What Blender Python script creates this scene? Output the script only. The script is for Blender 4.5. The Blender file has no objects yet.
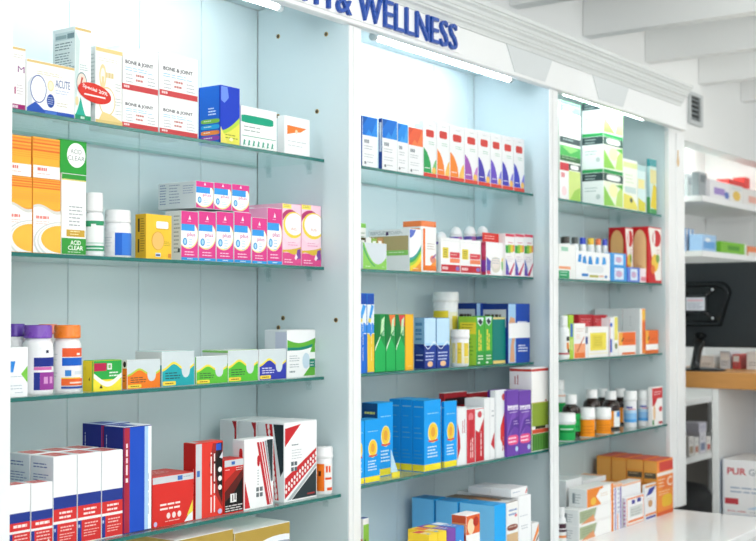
import bpy, math, random
from math import sin, cos, pi, radians, atan2, sqrt

random.seed(7)
SC = bpy.context.scene
TUBE, WORLD, CEIL, EXPO = 33.0, 0.70, 6.5, -0.13
UP = 70.0
FILL = 27.0
TCOL = [(0.90, 0.985, 1.0), (0.80, 0.91, 1.0), (0.86, 1.0, 0.97)]
TK = [1.0, 1.7, 1.15]
COL = SC.collection

# ------------------------------------------------------------------ camera
FPX, YAW, PITCH, EYE = 1210.0, radians(35.8), radians(1.2), 1.6
CX, CY = 378.0, 286.7
cc, ss = cos(YAW), sin(YAW)


def ray(px, py):
    """direction of the sight line through a pixel of the photograph"""
    r = (px - CX) / FPX
    u = -(py - CY) / FPX
    d0 = cos(PITCH) - u * sin(PITCH)
    h = sin(PITCH) + u * cos(PITCH)
    return cc * d0 + ss * r, ss * d0 - cc * r, h


def at_y(px, py, Y):
    x, y, h = ray(px, py)
    t = Y / y
    return x * t, Y, EYE + h * t


def at_x(px, py, X):
    x, y, h = ray(px, py)
    t = X / x
    return X, y * t, EYE + h * t


cam_data = bpy.data.cameras.new('camera')
cam = bpy.data.objects.new('camera', cam_data)
COL.objects.link(cam)
cam.location = (0, 0, EYE)
cam.rotation_euler = (radians(90) + PITCH, 0, YAW - radians(90))
cam_data.sensor_width = 36
cam_data.lens = FPX / 756 * 36
cam_data.shift_y = (CY - 270.5) / 756
cam_data.clip_start = 0.05
cam_data.dof.use_dof = True
cam_data.dof.focus_distance = 2.85
cam_data.dof.aperture_fstop = 5.2
SC.camera = cam

# ------------------------------------------------------------------ materials
MATS = {}


def lin(h):
    h = h.lstrip('#')
    out = []
    for i in (0, 2, 4):
        v = int(h[i:i + 2], 16) / 255
        out.append(v / 12.92 if v <= 0.04045 else ((v + 0.055) / 1.055) ** 2.4)
    return (*out, 1)


def node_mat(key, rgba, rough, spec=0.4, var=0.03, scale=60, bump=0.0, metallic=0.0, coat=0.0, trans=0.0):
    """principled surface whose colour and roughness carry a faint procedural variation"""
    if key in MATS:
        return MATS[key]
    m = bpy.data.materials.new(key)
    m.use_nodes = True
    nt = m.node_tree
    b = nt.nodes['Principled BSDF']
    b.inputs['Metallic'].default_value = metallic
    b.inputs['Specular IOR Level'].default_value = spec
    b.inputs['Coat Weight'].default_value = coat
    b.inputs['Transmission Weight'].default_value = trans
    tc = nt.nodes.new('ShaderNodeTexCoord')
    nz = nt.nodes.new('ShaderNodeTexNoise')
    nz.inputs['Scale'].default_value = scale
    nz.inputs['Detail'].default_value = 3
    nt.links.new(tc.outputs['Object'], nz.inputs['Vector'])
    mx = nt.nodes.new('ShaderNodeMix')
    mx.data_type = 'RGBA'
    lo = tuple(c * (1 - var) for c in rgba[:3]) + (1,)
    hi = tuple(min(1, c * (1 + var)) for c in rgba[:3]) + (1,)
    mx.inputs[6].default_value = lo
    mx.inputs[7].default_value = hi
    nt.links.new(nz.outputs['Fac'], mx.inputs[0])
    nt.links.new(mx.outputs[2], b.inputs['Base Color'])
    mr = nt.nodes.new('ShaderNodeMapRange')
    mr.inputs['To Min'].default_value = max(0.02, rough - 0.05)
    mr.inputs['To Max'].default_value = rough + 0.05
    nt.links.new(nz.outputs['Fac'], mr.inputs['Value'])
    nt.links.new(mr.outputs['Result'], b.inputs['Roughness'])
    if bump:
        bp = nt.nodes.new('ShaderNodeBump')
        bp.inputs['Strength'].default_value = bump
        bp.inputs['Distance'].default_value = 0.002
        nt.links.new(nz.outputs['Fac'], bp.inputs['Height'])
        nt.links.new(bp.outputs['Normal'], b.inputs['Normal'])
    MATS[key] = m
    return m


def paper(h):
    return node_mat('card ' + h, lin(h), 0.45, 0.2, 0.02, 80)


def plastic(h):
    return node_mat('plastic ' + h, lin(h), 0.28, 0.5, 0.02, 40)


def paint(h, rough=0.4):
    return node_mat('paint ' + h, lin(h), rough, 0.3, 0.015, 3)


def metal(h, rough=0.3):
    return node_mat('metal ' + h, lin(h), rough, 0.5, 0.03, 30, metallic=1.0)


def glass_mat(key, tint, f0=1.45, rough=0.03, gl=1.0):
    if key in MATS:
        return MATS[key]
    m = bpy.data.materials.new(key)
    m.use_nodes = True
    nt = m.node_tree
    nt.nodes.remove(nt.nodes['Principled BSDF'])
    out = nt.nodes['Material Output']
    tr = nt.nodes.new('ShaderNodeBsdfTransparent')
    tr.inputs['Color'].default_value = (*tint, 1)
    g = nt.nodes.new('ShaderNodeBsdfGlossy')
    g.inputs['Roughness'].default_value = rough
    g.inputs['Color'].default_value = (gl, gl, gl, 1)
    fr = nt.nodes.new('ShaderNodeFresnel')
    geo = nt.nodes.new('ShaderNodeNewGeometry')
    ior = nt.nodes.new('ShaderNodeMapRange')
    ior.inputs['To Min'].default_value = f0
    ior.inputs['To Max'].default_value = 1 / f0
    nt.links.new(geo.outputs['Backfacing'], ior.inputs['Value'])
    nt.links.new(ior.outputs['Result'], fr.inputs['IOR'])
    mx = nt.nodes.new('ShaderNodeMixShader')
    nt.links.new(fr.outputs[0], mx.inputs[0])
    nt.links.new(tr.outputs[0], mx.inputs[1])
    nt.links.new(g.outputs[0], mx.inputs[2])
    nt.links.new(mx.outputs[0], out.inputs['Surface'])
    MATS[key] = m
    return m


def emit_mat(key, rgb, strength):
    if key in MATS:
        return MATS[key]
    m = bpy.data.materials.new(key)
    m.use_nodes = True
    nt = m.node_tree
    nt.nodes.remove(nt.nodes['Principled BSDF'])
    e = nt.nodes.new('ShaderNodeEmission')
    e.inputs['Color'].default_value = (*rgb, 1)
    e.inputs['Strength'].default_value = strength
    nt.links.new(e.outputs[0], nt.nodes['Material Output'].inputs['Surface'])
    MATS[key] = m
    return m


# ------------------------------------------------------------------ mesh building
class MB:
    def __init__(self):
        self.v, self.f, self.m, self.mats, self.sm = [], [], [], [], []

    def mi(self, mat):
        if mat not in self.mats:
            self.mats.append(mat)
        return self.mats.index(mat)

    def add(self, pts, faces, mat, smooth=False):
        b = len(self.v)
        self.v.extend(pts)
        k = self.mi(mat)
        for f in faces:
            self.f.append(tuple(i + b for i in f))
            self.m.append(k)
            self.sm.append(smooth)

    def box(self, x0, x1, y0, y1, z0, z1, mat, ch=0.0008, sides=None):
        """chamfered box; sides maps 'L','R','F','B','T','U' to a material of their own"""
        lo, hi = (x0, y0, z0), (x1, y1, z1)
        ch = min(ch, 0.3 * min(hi[i] - lo[i] for i in range(3)))
        idx, pts = {}, []
        for sx in (0, 1):
            for sy in (0, 1):
                for sz in (0, 1):
                    s = (sx, sy, sz)
                    for ax in range(3):
                        p = []
                        for i in range(3):
                            c = hi[i] if s[i] else lo[i]
                            if i != ax:
                                c += -ch if s[i] else ch
                            p.append(c)
                        idx[s, ax] = len(pts)
                        pts.append(tuple(p))
        names = {(0, 0): 'L', (0, 1): 'R', (1, 0): 'F', (1, 1): 'B', (2, 0): 'U', (2, 1): 'T'}
        main, b = [], len(self.v)
        self.v.extend(pts)

        def put(f, mt):
            # orient outward
            c = [(lo[i] + hi[i]) / 2 for i in range(3)]
            a = [pts[k] for k in f]
            n = [0, 0, 0]
            for i in range(len(a)):
                p, q = a[i], a[(i + 1) % len(a)]
                n[0] += (p[1] - q[1]) * (p[2] + q[2])
                n[1] += (p[2] - q[2]) * (p[0] + q[0])
                n[2] += (p[0] - q[0]) * (p[1] + q[1])
            m = [sum(p[i] for p in a) / len(a) - c[i] for i in range(3)]
            if sum(n[i] * m[i] for i in range(3)) < 0:
                f = tuple(reversed(f))
            self.f.append(tuple(i + b for i in f))
            self.m.append(self.mi(mt))
            self.sm.append(False)

        for ax in range(3):
            o1, o2 = [i for i in range(3) if i != ax]
            for sd in (0, 1):
                q = []
                for a, c in ((0, 0), (1, 0), (1, 1), (0, 1)):
                    s = [0, 0, 0]
                    s[ax], s[o1], s[o2] = sd, a, c
                    q.append(idx[tuple(s), ax])
                put(tuple(q), (sides or {}).get(names[ax, sd], mat))
            for a in (0, 1):
                for c in (0, 1):
                    s0, s1 = [0, 0, 0], [0, 0, 0]
                    s0[o1] = s1[o1] = a
                    s0[o2] = s1[o2] = c
                    s1[ax] = 1
                    put((idx[tuple(s0), o1], idx[tuple(s1), o1], idx[tuple(s1), o2], idx[tuple(s0), o2]), mat)
        for sx in (0, 1):
            for sy in (0, 1):
                for sz in (0, 1):
                    put(tuple(idx[(sx, sy, sz), ax] for ax in range(3)), mat)

    def lathe(self, prof, mat, seg=32, cx=0, cy=0, knurl=None, smooth=True, axis='z'):
        """revolve (r, z) pairs; knurl = (r-threshold range, depth) ribs a cap's side"""
        pts, fs = [], []
        n = len(prof)
        for i in range(seg):
            a = 2 * pi * i / seg
            for j, (r, z) in enumerate(prof):
                rr = r
                if knurl and knurl[0] <= j <= knurl[1] and i % 2:
                    rr = r * (1 - knurl[2])
                if axis == 'z':
                    pts.append((cx + rr * cos(a), cy + rr * sin(a), z))
                else:
                    pts.append((z, cx + rr * cos(a), cy + rr * sin(a)))
        for i in range(seg):
            k = (i + 1) % seg
            for j in range(n - 1):
                fs.append((i * n + j, k * n + j, k * n + j + 1, i * n + j + 1))
        if prof[0][0] > 1e-6:
            fs.append(tuple(i * n for i in reversed(range(seg))))
        if prof[-1][0] > 1e-6:
            fs.append(tuple(i * n + n - 1 for i in range(seg)))
        self.add(pts, fs, mat, smooth)

    def prism(self, poly, y0, y1, mat):
        """extrude an x-z outline from y0 to y1"""
        n = len(poly)
        pts = [(x, y0, z) for x, z in poly] + [(x, y1, z) for x, z in poly]
        ar = sum(poly[i][0] * poly[(i + 1) % n][1] - poly[(i + 1) % n][0] * poly[i][1] for i in range(n))
        fr = list(range(n))
        fs = [tuple(fr), tuple(reversed([i + n for i in fr]))]
        for i in range(n):
            k = (i + 1) % n
            fs.append((i, i + n, k + n, k))
        if ar < 0:
            fs = [tuple(reversed(f)) for f in fs]
        self.add(pts, fs, mat)

    def tube(self, path, r, mat, seg=10):
        pts, fs = [], []
        n = len(path)
        for i, p in enumerate(path):
            a, b = path[max(0, i - 1)], path[min(n - 1, i + 1)]
            t = [b[k] - a[k] for k in range(3)]
            L = sqrt(sum(q * q for q in t)) or 1
            t = [q / L for q in t]
            up = (0, 0, 1) if abs(t[2]) < 0.9 else (1, 0, 0)
            u = (t[1] * up[2] - t[2] * up[1], t[2] * up[0] - t[0] * up[2], t[0] * up[1] - t[1] * up[0])
            L = sqrt(sum(q * q for q in u))
            u = [q / L for q in u]
            w = (t[1] * u[2] - t[2] * u[1], t[2] * u[0] - t[0] * u[2], t[0] * u[1] - t[1] * u[0])
            rr = r[i] if isinstance(r, (list, tuple)) else r
            for k in range(seg):
                an = 2 * pi * k / seg
                pts.append(tuple(p[q] + rr * (cos(an) * u[q] + sin(an) * w[q]) for q in range(3)))
        for i in range(n - 1):
            for k in range(seg):
                k2 = (k + 1) % seg
                fs.append((i * seg + k, i * seg + k2, (i + 1) * seg + k2, (i + 1) * seg + k))
        fs.append(tuple(range(seg)))
        fs.append(tuple(reversed(range((n - 1) * seg, n * seg))))
        self.add(pts, fs, mat, True)

    def build(self, name, parent=None, loc=None, link=True):
        me = bpy.data.meshes.new(name)
        if loc:
            self.v = [(x - loc[0], y - loc[1], z - loc[2]) for x, y, z in self.v]
        me.from_pydata(self.v, [], self.f)
        for m in self.mats:
            me.materials.append(m)
        me.polygons.foreach_set('material_index', self.m)
        me.polygons.foreach_set('use_smooth', self.sm)
        me.update()
        o = bpy.data.objects.new(name, me)
        COL.objects.link(o)
        if parent:
            o.parent = parent
        if loc:
            o.location = loc
        return o


def tag(o, label=None, cat=None, group=None, kind=None):
    if label:
        o['label'] = label
    if cat:
        o['category'] = cat
    if group:
        o['group'] = group
    if kind:
        o['kind'] = kind
    return o


def empty(name, loc, label, cat, group=None):
    o = bpy.data.objects.new(name, None)
    o.empty_display_size = 0.05
    o.location = loc
    COL.objects.link(o)
    return tag(o, label, cat, group)


def structure(name, mb):
    return tag(mb.build(name), kind='structure')


# ------------------------------------------------------------------ lettering
TXT = {}


def glyphs(s, bold=0.0):
    """outline of a line of lettering, fitted to the unit square, with its aspect"""
    if (s, bold) in TXT:
        return TXT[s, bold]
    cu = bpy.data.curves.new('lettering', 'FONT')
    cu.body = s
    cu.resolution_u = 2
    cu.offset = bold
    ob = bpy.data.objects.new('lettering', cu)
    me = bpy.data.meshes.new_from_object(ob)
    vs = [tuple(v.co) for v in me.vertices]
    fs = [tuple(p.vertices) for p in me.polygons]
    bpy.data.objects.remove(ob)
    bpy.data.curves.remove(cu)
    bpy.data.meshes.remove(me)
    x0, x1 = min(v[0] for v in vs), max(v[0] for v in vs)
    y0, y1 = min(v[1] for v in vs), max(v[1] for v in vs)
    w, h = max(x1 - x0, 1e-6), max(y1 - y0, 1e-6)
    TXT[s, bold] = ([((v[0] - x0) / w, (v[1] - y0) / h) for v in vs], fs)
    return TXT[s, bold]


# ------------------------------------------------------------------ print on a flat face
# ops in face coordinates u (0..1 left to right) and v (0..1 upwards)
def R(c, u0, v0, u1, v1):
    return ('g', c, [(u0, v0), (u1, v0), (u1, v1), (u0, v1)])


def G(c, *pts):
    return ('g', c, list(pts))


def E(c, u, v, ru, rv, rot=0, n=28):
    a = radians(rot)
    pts = []
    for i in range(n):
        t = 2 * pi * i / n
        x, y = ru * cos(t), rv * sin(t)
        pts.append((u + x * cos(a) - y * sin(a), v + x * sin(a) + y * cos(a)))
    return ('g', c, pts)


def T(c, s, u0, v0, u1, v1, rot=False, bold=0.0):
    return ('t', c, s, u0, v0, u1, v1, rot, bold)


def N(c, u0, u1, vtop, n=3, dv=0.05, th=0.4, rot=False):
    """n rows of print too small to read: short dashes"""
    return ('n', c, u0, u1, vtop, n, dv, th, rot)


def RR(c, u0, v0, u1, v1, r=0.25, n=5):
    """rectangle with round corners"""
    w, h = u1 - u0, v1 - v0
    a, b = r * w, r * h
    pts = []
    for cu, cv, st in ((u1 - a, v0 + b, -90), (u1 - a, v1 - b, 0), (u0 + a, v1 - b, 90), (u0 + a, v0 + b, 180)):
        for i in range(n + 1):
            t = radians(st + 90 * i / n)
            pts.append((cu + a * cos(t), cv + b * sin(t)))
    return ('g', c, pts)


def curve_under(c, fn, u0=0, u1=1, base=0.0, n=18):
    """area between the curve v = fn(u) and the level base"""
    up = [(u0 + (u1 - u0) * i / n, fn(u0 + (u1 - u0) * i / n)) for i in range(n + 1)]
    return ('g', c, [(u0, base)] + [(u1, base)] + list(reversed(up)))


def band(c, f0, f1, u0=0, u1=1, n=18):
    us = [u0 + (u1 - u0) * i / n for i in range(n + 1)]
    return ('g', c, [(u, f0(u)) for u in us] + [(u, f1(u)) for u in reversed(us)])


def face_map(side, d, eps):
    x0, x1, y0, y1, z0, z1 = d
    if side == 'F':
        return lambda u, v: (x0 + u * (x1 - x0), y0 - eps, z0 + v * (z1 - z0))
    if side == 'L':
        return lambda u, v: (x0 - eps, y1 - u * (y1 - y0), z0 + v * (z1 - z0))
    if side == 'T':
        return lambda u, v: (x0 + u * (x1 - x0), y0 + v * (y1 - y0), z1 + eps)
    raise ValueError(side)


def cl(t):
    return min(0.992, max(0.008, t))


def clip(pts, lo=0.008, hi=0.992):
    """the part of an outline that lies on the face"""
    for ax, lim, sg in ((0, lo, 1), (0, hi, -1), (1, lo, 1), (1, hi, -1)):
        out = []
        for i in range(len(pts)):
            a, b = pts[i - 1], pts[i]
            ia, ib = sg * (a[ax] - lim) >= 0, sg * (b[ax] - lim) >= 0
            if ia != ib:
                t = (lim - a[ax]) / (b[ax] - a[ax])
                out.append((a[0] + t * (b[0] - a[0]), a[1] + t * (b[1] - a[1])))
            if ib:
                out.append(b)
        pts = out
        if len(pts) < 3:
            return []
    return pts


def printing(mb, side, d, ops, mk=paper):
    for k, op in enumerate(ops):
        fm = face_map(side, d, 0.00012 + 0.00007 * k)
        m = mk(op[1])
        if op[0] == 'g':
            pts = [fm(u, v) for u, v in clip(op[2])]
            if len(pts) < 3:
                continue
            mb.add(pts, [tuple(range(len(pts)))], m)
        elif op[0] == 't':
            _, c, s, u0, v0, u1, v1, rot, bold = op
            vs, fs = glyphs(s, bold)
            if rot:
                pts = [fm(cl(u1 - y * (u1 - u0)), cl(v0 + x * (v1 - v0))) for x, y in vs]
            else:
                pts = [fm(cl(u0 + x * (u1 - u0)), cl(v0 + y * (v1 - v0))) for x, y in vs]
            mb.add(pts, fs, m)
        elif op[0] == 'n':
            _, c, u0, u1, vt, n, dv, th, rot = op
            rnd = random.Random(int(vt * 1000) + n)
            for i in range(n):
                v1 = vt - i * dv
                v0 = v1 - dv * th * 0.72
                u = u0
                end = u0 + (u1 - u0) * rnd.uniform(0.7, 1)
                while u < end - 0.01:
                    w = min((u1 - u0) * rnd.uniform(0.12, 0.3), end - u)
                    q = [(u, v0), (u + w, v0), (u + w, v1), (u, v1)]
                    if rot:
                        q = [(b, a) for a, b in q]
                        q.reverse()
                    pts = [fm(cl(a), cl(b)) for a, b in q]
                    mb.add(pts, [(0, 1, 2, 3)], m)
                    u += w + (u1 - u0) * 0.04


# ------------------------------------------------------------------ things on the shelves
class Sh:
    def __init__(self, z, y):
        self.z, self.y = z, y


def carton(label, sh, xm, xr, yt, F=(), L=(), T_=(), xl=None, dep=0.075, dy=0.0, z0=None, col='#f3f4f3', lcol=None,
           tcol=None, fcol=None, group=None, name='medicine_carton', flap=False, cat='box', yb=None, zt=None, x0=None, x1=None):
    """a folding carton: front face from xm to xr, top at yt, its -x side back to xl; dy sets it back from the shelf edge"""
    Y = sh.y + dy
    X0 = at_y(xm, yt, Y)[0] if x0 is None else x0
    X1 = at_y(xr, yt, Y)[0] if x1 is None else x1
    Z0 = (sh.z if z0 is None else z0) + 0.0003
    Z1 = at_y(xm, yt, Y)[2] if zt is None else zt
    if xl is not None:
        dep = at_x(xl, yt, X0)[1] - Y
    X0 += 0.0006
    X1 -= 0.0006
    d = (X0, X1, Y, Y + dep, Z0, Z1)
    mb = MB()
    sides = {}
    if lcol:
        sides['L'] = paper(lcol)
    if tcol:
        sides['T'] = paper(tcol)
    if fcol:
        sides['F'] = paper(fcol)
    mb.box(*d, paper(col), 0.0007, sides)
    printing(mb, 'F', d, F)
    printing(mb, 'L', d, L)
    if T_ and not flap:
        printing(mb, 'T', d, T_)
    loc = ((X0 + X1) / 2, Y + dep / 2, Z0)
    o = mb.build(name, loc=loc)
    tag(o, label, cat, group)
    if flap:
        fb = MB()
        fd = (X0 + 0.001, X1 - 0.001, Y + 0.0015, Y + dep * 0.93, Z1 - 0.0002, Z1 + 0.0008)
        fb.box(*fd, paper(tcol or col), 0.0003)
        printing(fb, 'T', fd, T_)
        f = fb.build('top_flap', loc=loc)
        f.parent = o
        f.location = (0, 0, 0)
    o_d[o.name] = d
    return o, d


o_d = {}


def sticker(parent, d, name, side, ops, eps=0.0016, label=None):
    """a stuck-on paper label: a part of its carton"""
    mb = MB()
    dd = list(d)
    if side == 'F':
        dd[2] -= eps
    elif side == 'L':
        dd[0] -= eps
    for k, op in enumerate(ops):
        fm = face_map(side, dd, 0.0002 * k)
        if op[0] == 'g':
            pts = [fm(u, v) for u, v in op[2]]
            back = [(p[0], p[1] + (eps * 0.3 if side == 'F' else 0), p[2]) if side == 'F' else (p[0] + eps * 0.3, p[1], p[2]) for p in pts]
            n = len(pts)
            fs = [tuple(range(n))]
            if k == 0:
                fs += [(i, i + n, (i + 1) % n + n, (i + 1) % n) for i in range(n)]
                mb.add(pts + back, fs, paper(op[1]))
            else:
                mb.add(pts, fs, paper(op[1]))
        else:
            _, c, s, u0, v0, u1, v1, rot, bold = op
            vs, fs = glyphs(s, bold)
            a = radians(rot) if rot else 0
            um, vm = (u0 + u1) / 2, (v0 + v1) / 2
            pts = []
            for x, y in vs:
                du, dv = (x - 0.5) * (u1 - u0), (y - 0.5) * (v1 - v0)
                pts.append(fm(um + du, vm + dv + du * math.tan(a)))
            mb.add(pts, fs, paper(c))
    s = mb.build(name, loc=tuple(parent.location))
    s.parent = parent
    s.location = (0, 0, 0)
    if label:
        s['label'] = label
    return s


def arc_patch(mb, cx, cy, r, base, a0, a1, z0, z1, mat, n=None):
    n = n or max(2, int(abs(a1 - a0) / 9))
    pts = []
    for i in range(n + 1):
        a = base + radians(a0 + (a1 - a0) * i / n)
        pts += [(cx + r * cos(a), cy + r * sin(a), z0), (cx + r * cos(a), cy + r * sin(a), z1)]
    mb.add(pts, [(2 * i, 2 * i + 2, 2 * i + 3, 2 * i + 1) for i in range(n)], mat, True)


def bottle(label, sh, xl, xr, yt, yc, cap='#f4f4f4', body='#f4f5f6', marks=(), capr=0.92, shoulder=0.16, neck=0.8, dy=0.0,
           group=None, name='pill_bottle', cat='bottle', wrap=None, z0=None, lid=False, dome=False, glass=False, bodymat=None, capname='cap', zt=None, rib=True):
    """body, cap and printed label; xl..xr is the body's width, yt the cap's top, yc its lower edge.
    marks: (colour, a0, a1, v0, v1), a in degrees from the side that faces the room, v up the body"""
    xc = (xl + xr) / 2
    Y = sh.y + 0.03 + dy
    for _ in range(3):
        X = at_y(xc, yt, Y)[0]
        dist = cc * X + ss * Y
        r = (xr - xl) / 2 * dist / FPX
        Y = sh.y + dy + r
    X, _, Z1 = at_y(xc, yt, Y)
    if zt:
        Z1 = zt
    zc = at_y(xc, yc, Y)[2]
    Z0 = (sh.z if z0 is None else z0) + 0.0004
    H = zc - Z0
    root = empty(name, (X, Y, Z0), label, cat, group)
    base = atan2(-Y, -X)
    mb = MB()
    bm = bodymat or plastic(body)
    rc = r * capr
    if lid:      # straight tub
        prof = [(r * 0.9, 0), (r * 0.97, 0.003), (r * 0.985, H * 0.5), (r, H - 0.001), (r * 0.98, H + 0.002)]
        body_top = 0.98
    elif dome:
        prof = [(r * 0.92, 0), (r, 0.004), (r, H * 0.8), (r * 0.97, H * 0.93), (r * 0.9, H)]
        body_top = 0.8
    else:
        s0 = H * (1 - shoulder)
        prof = [(r * 0.9, 0), (r * 0.98, 0.003), (r, 0.007), (r, s0)]
        for i in range(1, 6):
            t = i / 5 * pi / 2
            prof.append((r * neck + (r - r * neck) * cos(t), s0 + H * shoulder * 0.8 * sin(t)))
        prof += [(r * neck, H + 0.002)]
        body_top = 1 - shoulder
    mb.lathe(prof, bm, 36)
    mb.build('body', root)
    cm = MB()
    hc = Z1 - zc
    zb = zc - Z0
    if dome:
        prof = [(rc, zb)] + [(rc * cos(t), zb + hc * sin(t)) for t in [i / 8 * pi / 2 for i in range(1, 8)]] + [(0.0001, zb + hc)]
        cm.lathe(prof, plastic(cap), 32)
    elif lid:
        cm.lathe([(r * 1.0, zb), (r * 1.07, zb + 0.0005), (r * 1.08, zb + hc * 0.25), (r * 1.08, zb + hc * 0.3), (r * 1.05, zb + hc * 0.32), (r * 1.05, zb + hc * 0.9), (r * 1.0, zb + hc)], plastic(cap), 40)
    else:
        cm.lathe([(rc * 0.97, zb), (rc, zb + hc * 0.06), (rc, zb + hc * 0.2), (rc * 0.995, zb + hc * 0.22), (rc * 0.985, zb + hc * 0.88), (rc * 0.93, zb + hc)], plastic(cap), 56 if rib else 32, knurl=(3, 4, 0.035) if rib else None)
    cm.build(capname, root)
    if marks or wrap:
        lm = MB()
        rr = r * (1.0 if not lid else 1.0) + 0.0005
        if wrap:
            v0, v1 = wrap[1], wrap[2]
            n = 36
            arc_patch(lm, 0, 0, rr, base, 0, 360, v0 * H, v1 * H, paper(wrap[0]), 40)
            rr += 0.0003
        for k, (c, a0, a1, v0, v1) in enumerate(marks):
            arc_patch(lm, 0, 0, rr + 0.00025 * k, base, a0, a1, v0 * H, v1 * H, paper(c))
        lm.build('paper_label', root)
    return root


ORD = ['first', 'second', 'third', 'fourth', 'fifth', 'sixth', 'seventh', 'eighth', 'ninth', 'tenth', 'eleventh']
# ------------------------------------------------------------------ the room
WHITE = paint('#eef0f0', 0.35)
WALL = paint('#eff1f0', 0.6)
PANEL = paint('#cedde0', 0.32)
BAYS = [(1.514, 2.617), (2.672, 3.815), (3.842, 4.972)]
YF, YB = 1.984, 2.315
CT = 0.75          # worktop height

mb = MB(); mb.box(-0.6, 8.2, -3.2, 3.0, -0.05, 0.0, paint('#c9c6bf', 0.35)); structure('floor', mb)
mb = MB(); mb.box(-0.6, 8.2, -3.2, 3.0, 3.16, 3.22, WALL); structure('ceiling', mb)
mb = MB()
# wall above and behind the cabinets, with the open alcove beyond them
mb.box(-0.6, 5.03, 2.326, 2.43, 0.0, 3.16, WALL, 0)
mb.box(5.03, 8.1, 2.326, 2.43, 2.475, 3.16, WALL, 0)
mb.box(5.03, 8.1, 2.75, 2.85, 0.0, 3.16, WALL)
structure('wall_back', mb)
mb = MB(); mb.box(7.30, 7.42, -3.2, 2.748, 0.0, 3.16, WALL); structure('wall_end', mb)
mb = MB(); mb.box(5.025, 5.05, 2.327, 2.74, 0.0, 2.46, WALL); structure('wall_alcove', mb)
for i, bx in enumerate((2.80, 3.45, 4.097, 4.735, 5.397, 6.083, 6.728)):
    mb = MB()
    mb.box(bx, bx + 0.07, -3.1, 2.325, 2.79, 3.158, WALL, 0.003)
    structure('trim_%d' % (i + 1), mb)

# ------------------------------------------------------------------ built-in display cabinet
cab = empty('display_cabinet', (3.2, 2.15, CT), 'long white built-in display cabinet with three open bays of glass shelves along the wall', 'cabinet')


def cpart(name, mb, label=None):
    o = mb.build(name, loc=(3.2, 2.15, CT))
    o.parent = cab
    o.location = (0, 0, 0)
    if label:
        o['label'] = label
    return o


for x0, x1 in BAYS:
    mb = MB()       # tongue-and-groove boards
    g = 0.228
    a = x0
    first = {0: 1.930}.get(BAYS.index((x0, x1)), x0 + 0.19)
    edges = [x0] + [first + g * i for i in range(9) if x0 + 0.02 < first + g * i < x1 - 0.02] + [x1]
    if BAYS.index((x0, x1)) == 0:
        edges = [x0, 1.703, 1.931, 2.160, 2.386, x1]
    for e0, e1 in zip(edges, edges[1:]):
        mb.box(e0 + 0.0008, e1 - 0.0008, YB, YB + 0.009, CT + 0.001, 2.47, PANEL, 0.0016)
    cpart('back_panel', mb)
for k, (x0, x1) in enumerate(((1.456, 1.514), (2.617, 2.672), (3.815, 3.842), (4.972, 5.02))):
    mb = MB(); mb.box(x0, x1, YF + 0.0045 if k < 3 else 2.055, YB, CT + 0.001, 2.47, PANEL, 0.001); cpart('side_panel', mb)
mb = MB(); mb.box(1.45, 5.02, YF + 0.021, YB, 2.47, 2.486, PANEL); cpart('top_panel', mb)
for x0, x1 in ((1.38, 1.514), (2.618, 2.672), (3.779, 3.841)):
    mb = MB(); mb.box(x0, x1, YF, YF + 0.004, CT + 0.001, 2.384, WHITE, 0.002)
    if x1 > 2:
        xm = (x0 + x1) / 2
        mb.box(xm - 0.012, xm + 0.012, YF - 0.003, YF - 0.0001, CT + 0.02, 2.38, WHITE, 0.0012)
    cpart('stile', mb)
mb = MB(); mb.box(4.972, 5.135, 2.034, 2.0545, CT + 0.001, 2.384, WHITE, 0.002)
mb.box(5.045, 5.135, 2.028, 2.0338, CT + 0.001, 2.384, WHITE, 0.002)
cpart('stile', mb)
mb = MB(); mb.box(1.38, 5.02, YF - 0.008, YF + 0.02, 2.385, 2.56, WHITE, 0.002)
mb.box(1.38, 5.02, YF - 0.012, YF - 0.0082, 2.386, 2.397, WHITE, 0.001)
cpart('fascia', mb)
mb = MB()
yy = YF - 0.008
prof = [(0.0, 2.482), (0.006, 2.482), (0.006, 2.486), (0.010, 2.494), (0.018, 2.499), (0.018, 2.505), (0.022, 2.506), (0.026, 2.515), (0.036, 2.521), (0.036, 2.528), (0.040, 2.529), (0.044, 2.539), (0.054, 2.545), (0.054, 2.551), (0.060, 2.552), (0.062, 2.564), (0.0, 2.564)]
n = len(prof)
vs = [(x, yy - 0.0001 - p, z) for x in (1.38, 4.955) for p, z in prof]
fs = [tuple(range(n)), tuple(reversed(range(n, 2 * n)))] + [(i, i + n, (i + 1) % n + n, (i + 1) % n) for i in range(n)]
mb.add(vs, fs, paint('#d6dad9', 0.4))
cpart('cornice', mb)
SHADE = paint('#d6dbdc', 0.4)  # shadows on the fascia, put in as raised grey trapezoids
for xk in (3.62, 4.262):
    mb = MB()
    mb.prism([(xk - 0.16, 2.4815), (xk + 0.16, 2.4815), (xk + 0.105, 2.3975), (xk - 0.105, 2.3975)], YF - 0.0115, YF - 0.0081, SHADE)
    cpart('shadow_panel', mb)
mb = MB()
gold = paint('#d9b98a', 0.35)
zo, xo = 2.272, 5.055
mb.prism([(xo + 0.012 * sin(t) * (0.6 + 0.4 * cos(3 * t)), zo + 0.036 * cos(t)) for t in [2 * pi * i / 24 for i in range(24)]], 2.0245, 2.0279, gold)
cpart('ornament', mb, 'small gilded lozenge ornament')
hole = paint('#4d4436', 0.5); rim = metal('#b89a62', 0.35)
for y, z in ((2.238, 2.385), (2.064, 2.368), (2.096, 2.157), (2.238, 2.157), (2.218, 1.583), (2.029, 1.578), (2.235, 1.556)):
    mb = MB()
    mb.lathe([(0.0068, 0), (0.0066, 0.001), (0.0045, 0.0012)], rim, 14, axis='x')
    mb.lathe([(0.0045, 0.0), (0.0045, 0.0013)], hole, 14, axis='x')
    mb.v = [(2.6169 - x, y + a, z + b) for x, a, b in mb.v]
    cpart('pin_socket', mb)

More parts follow.
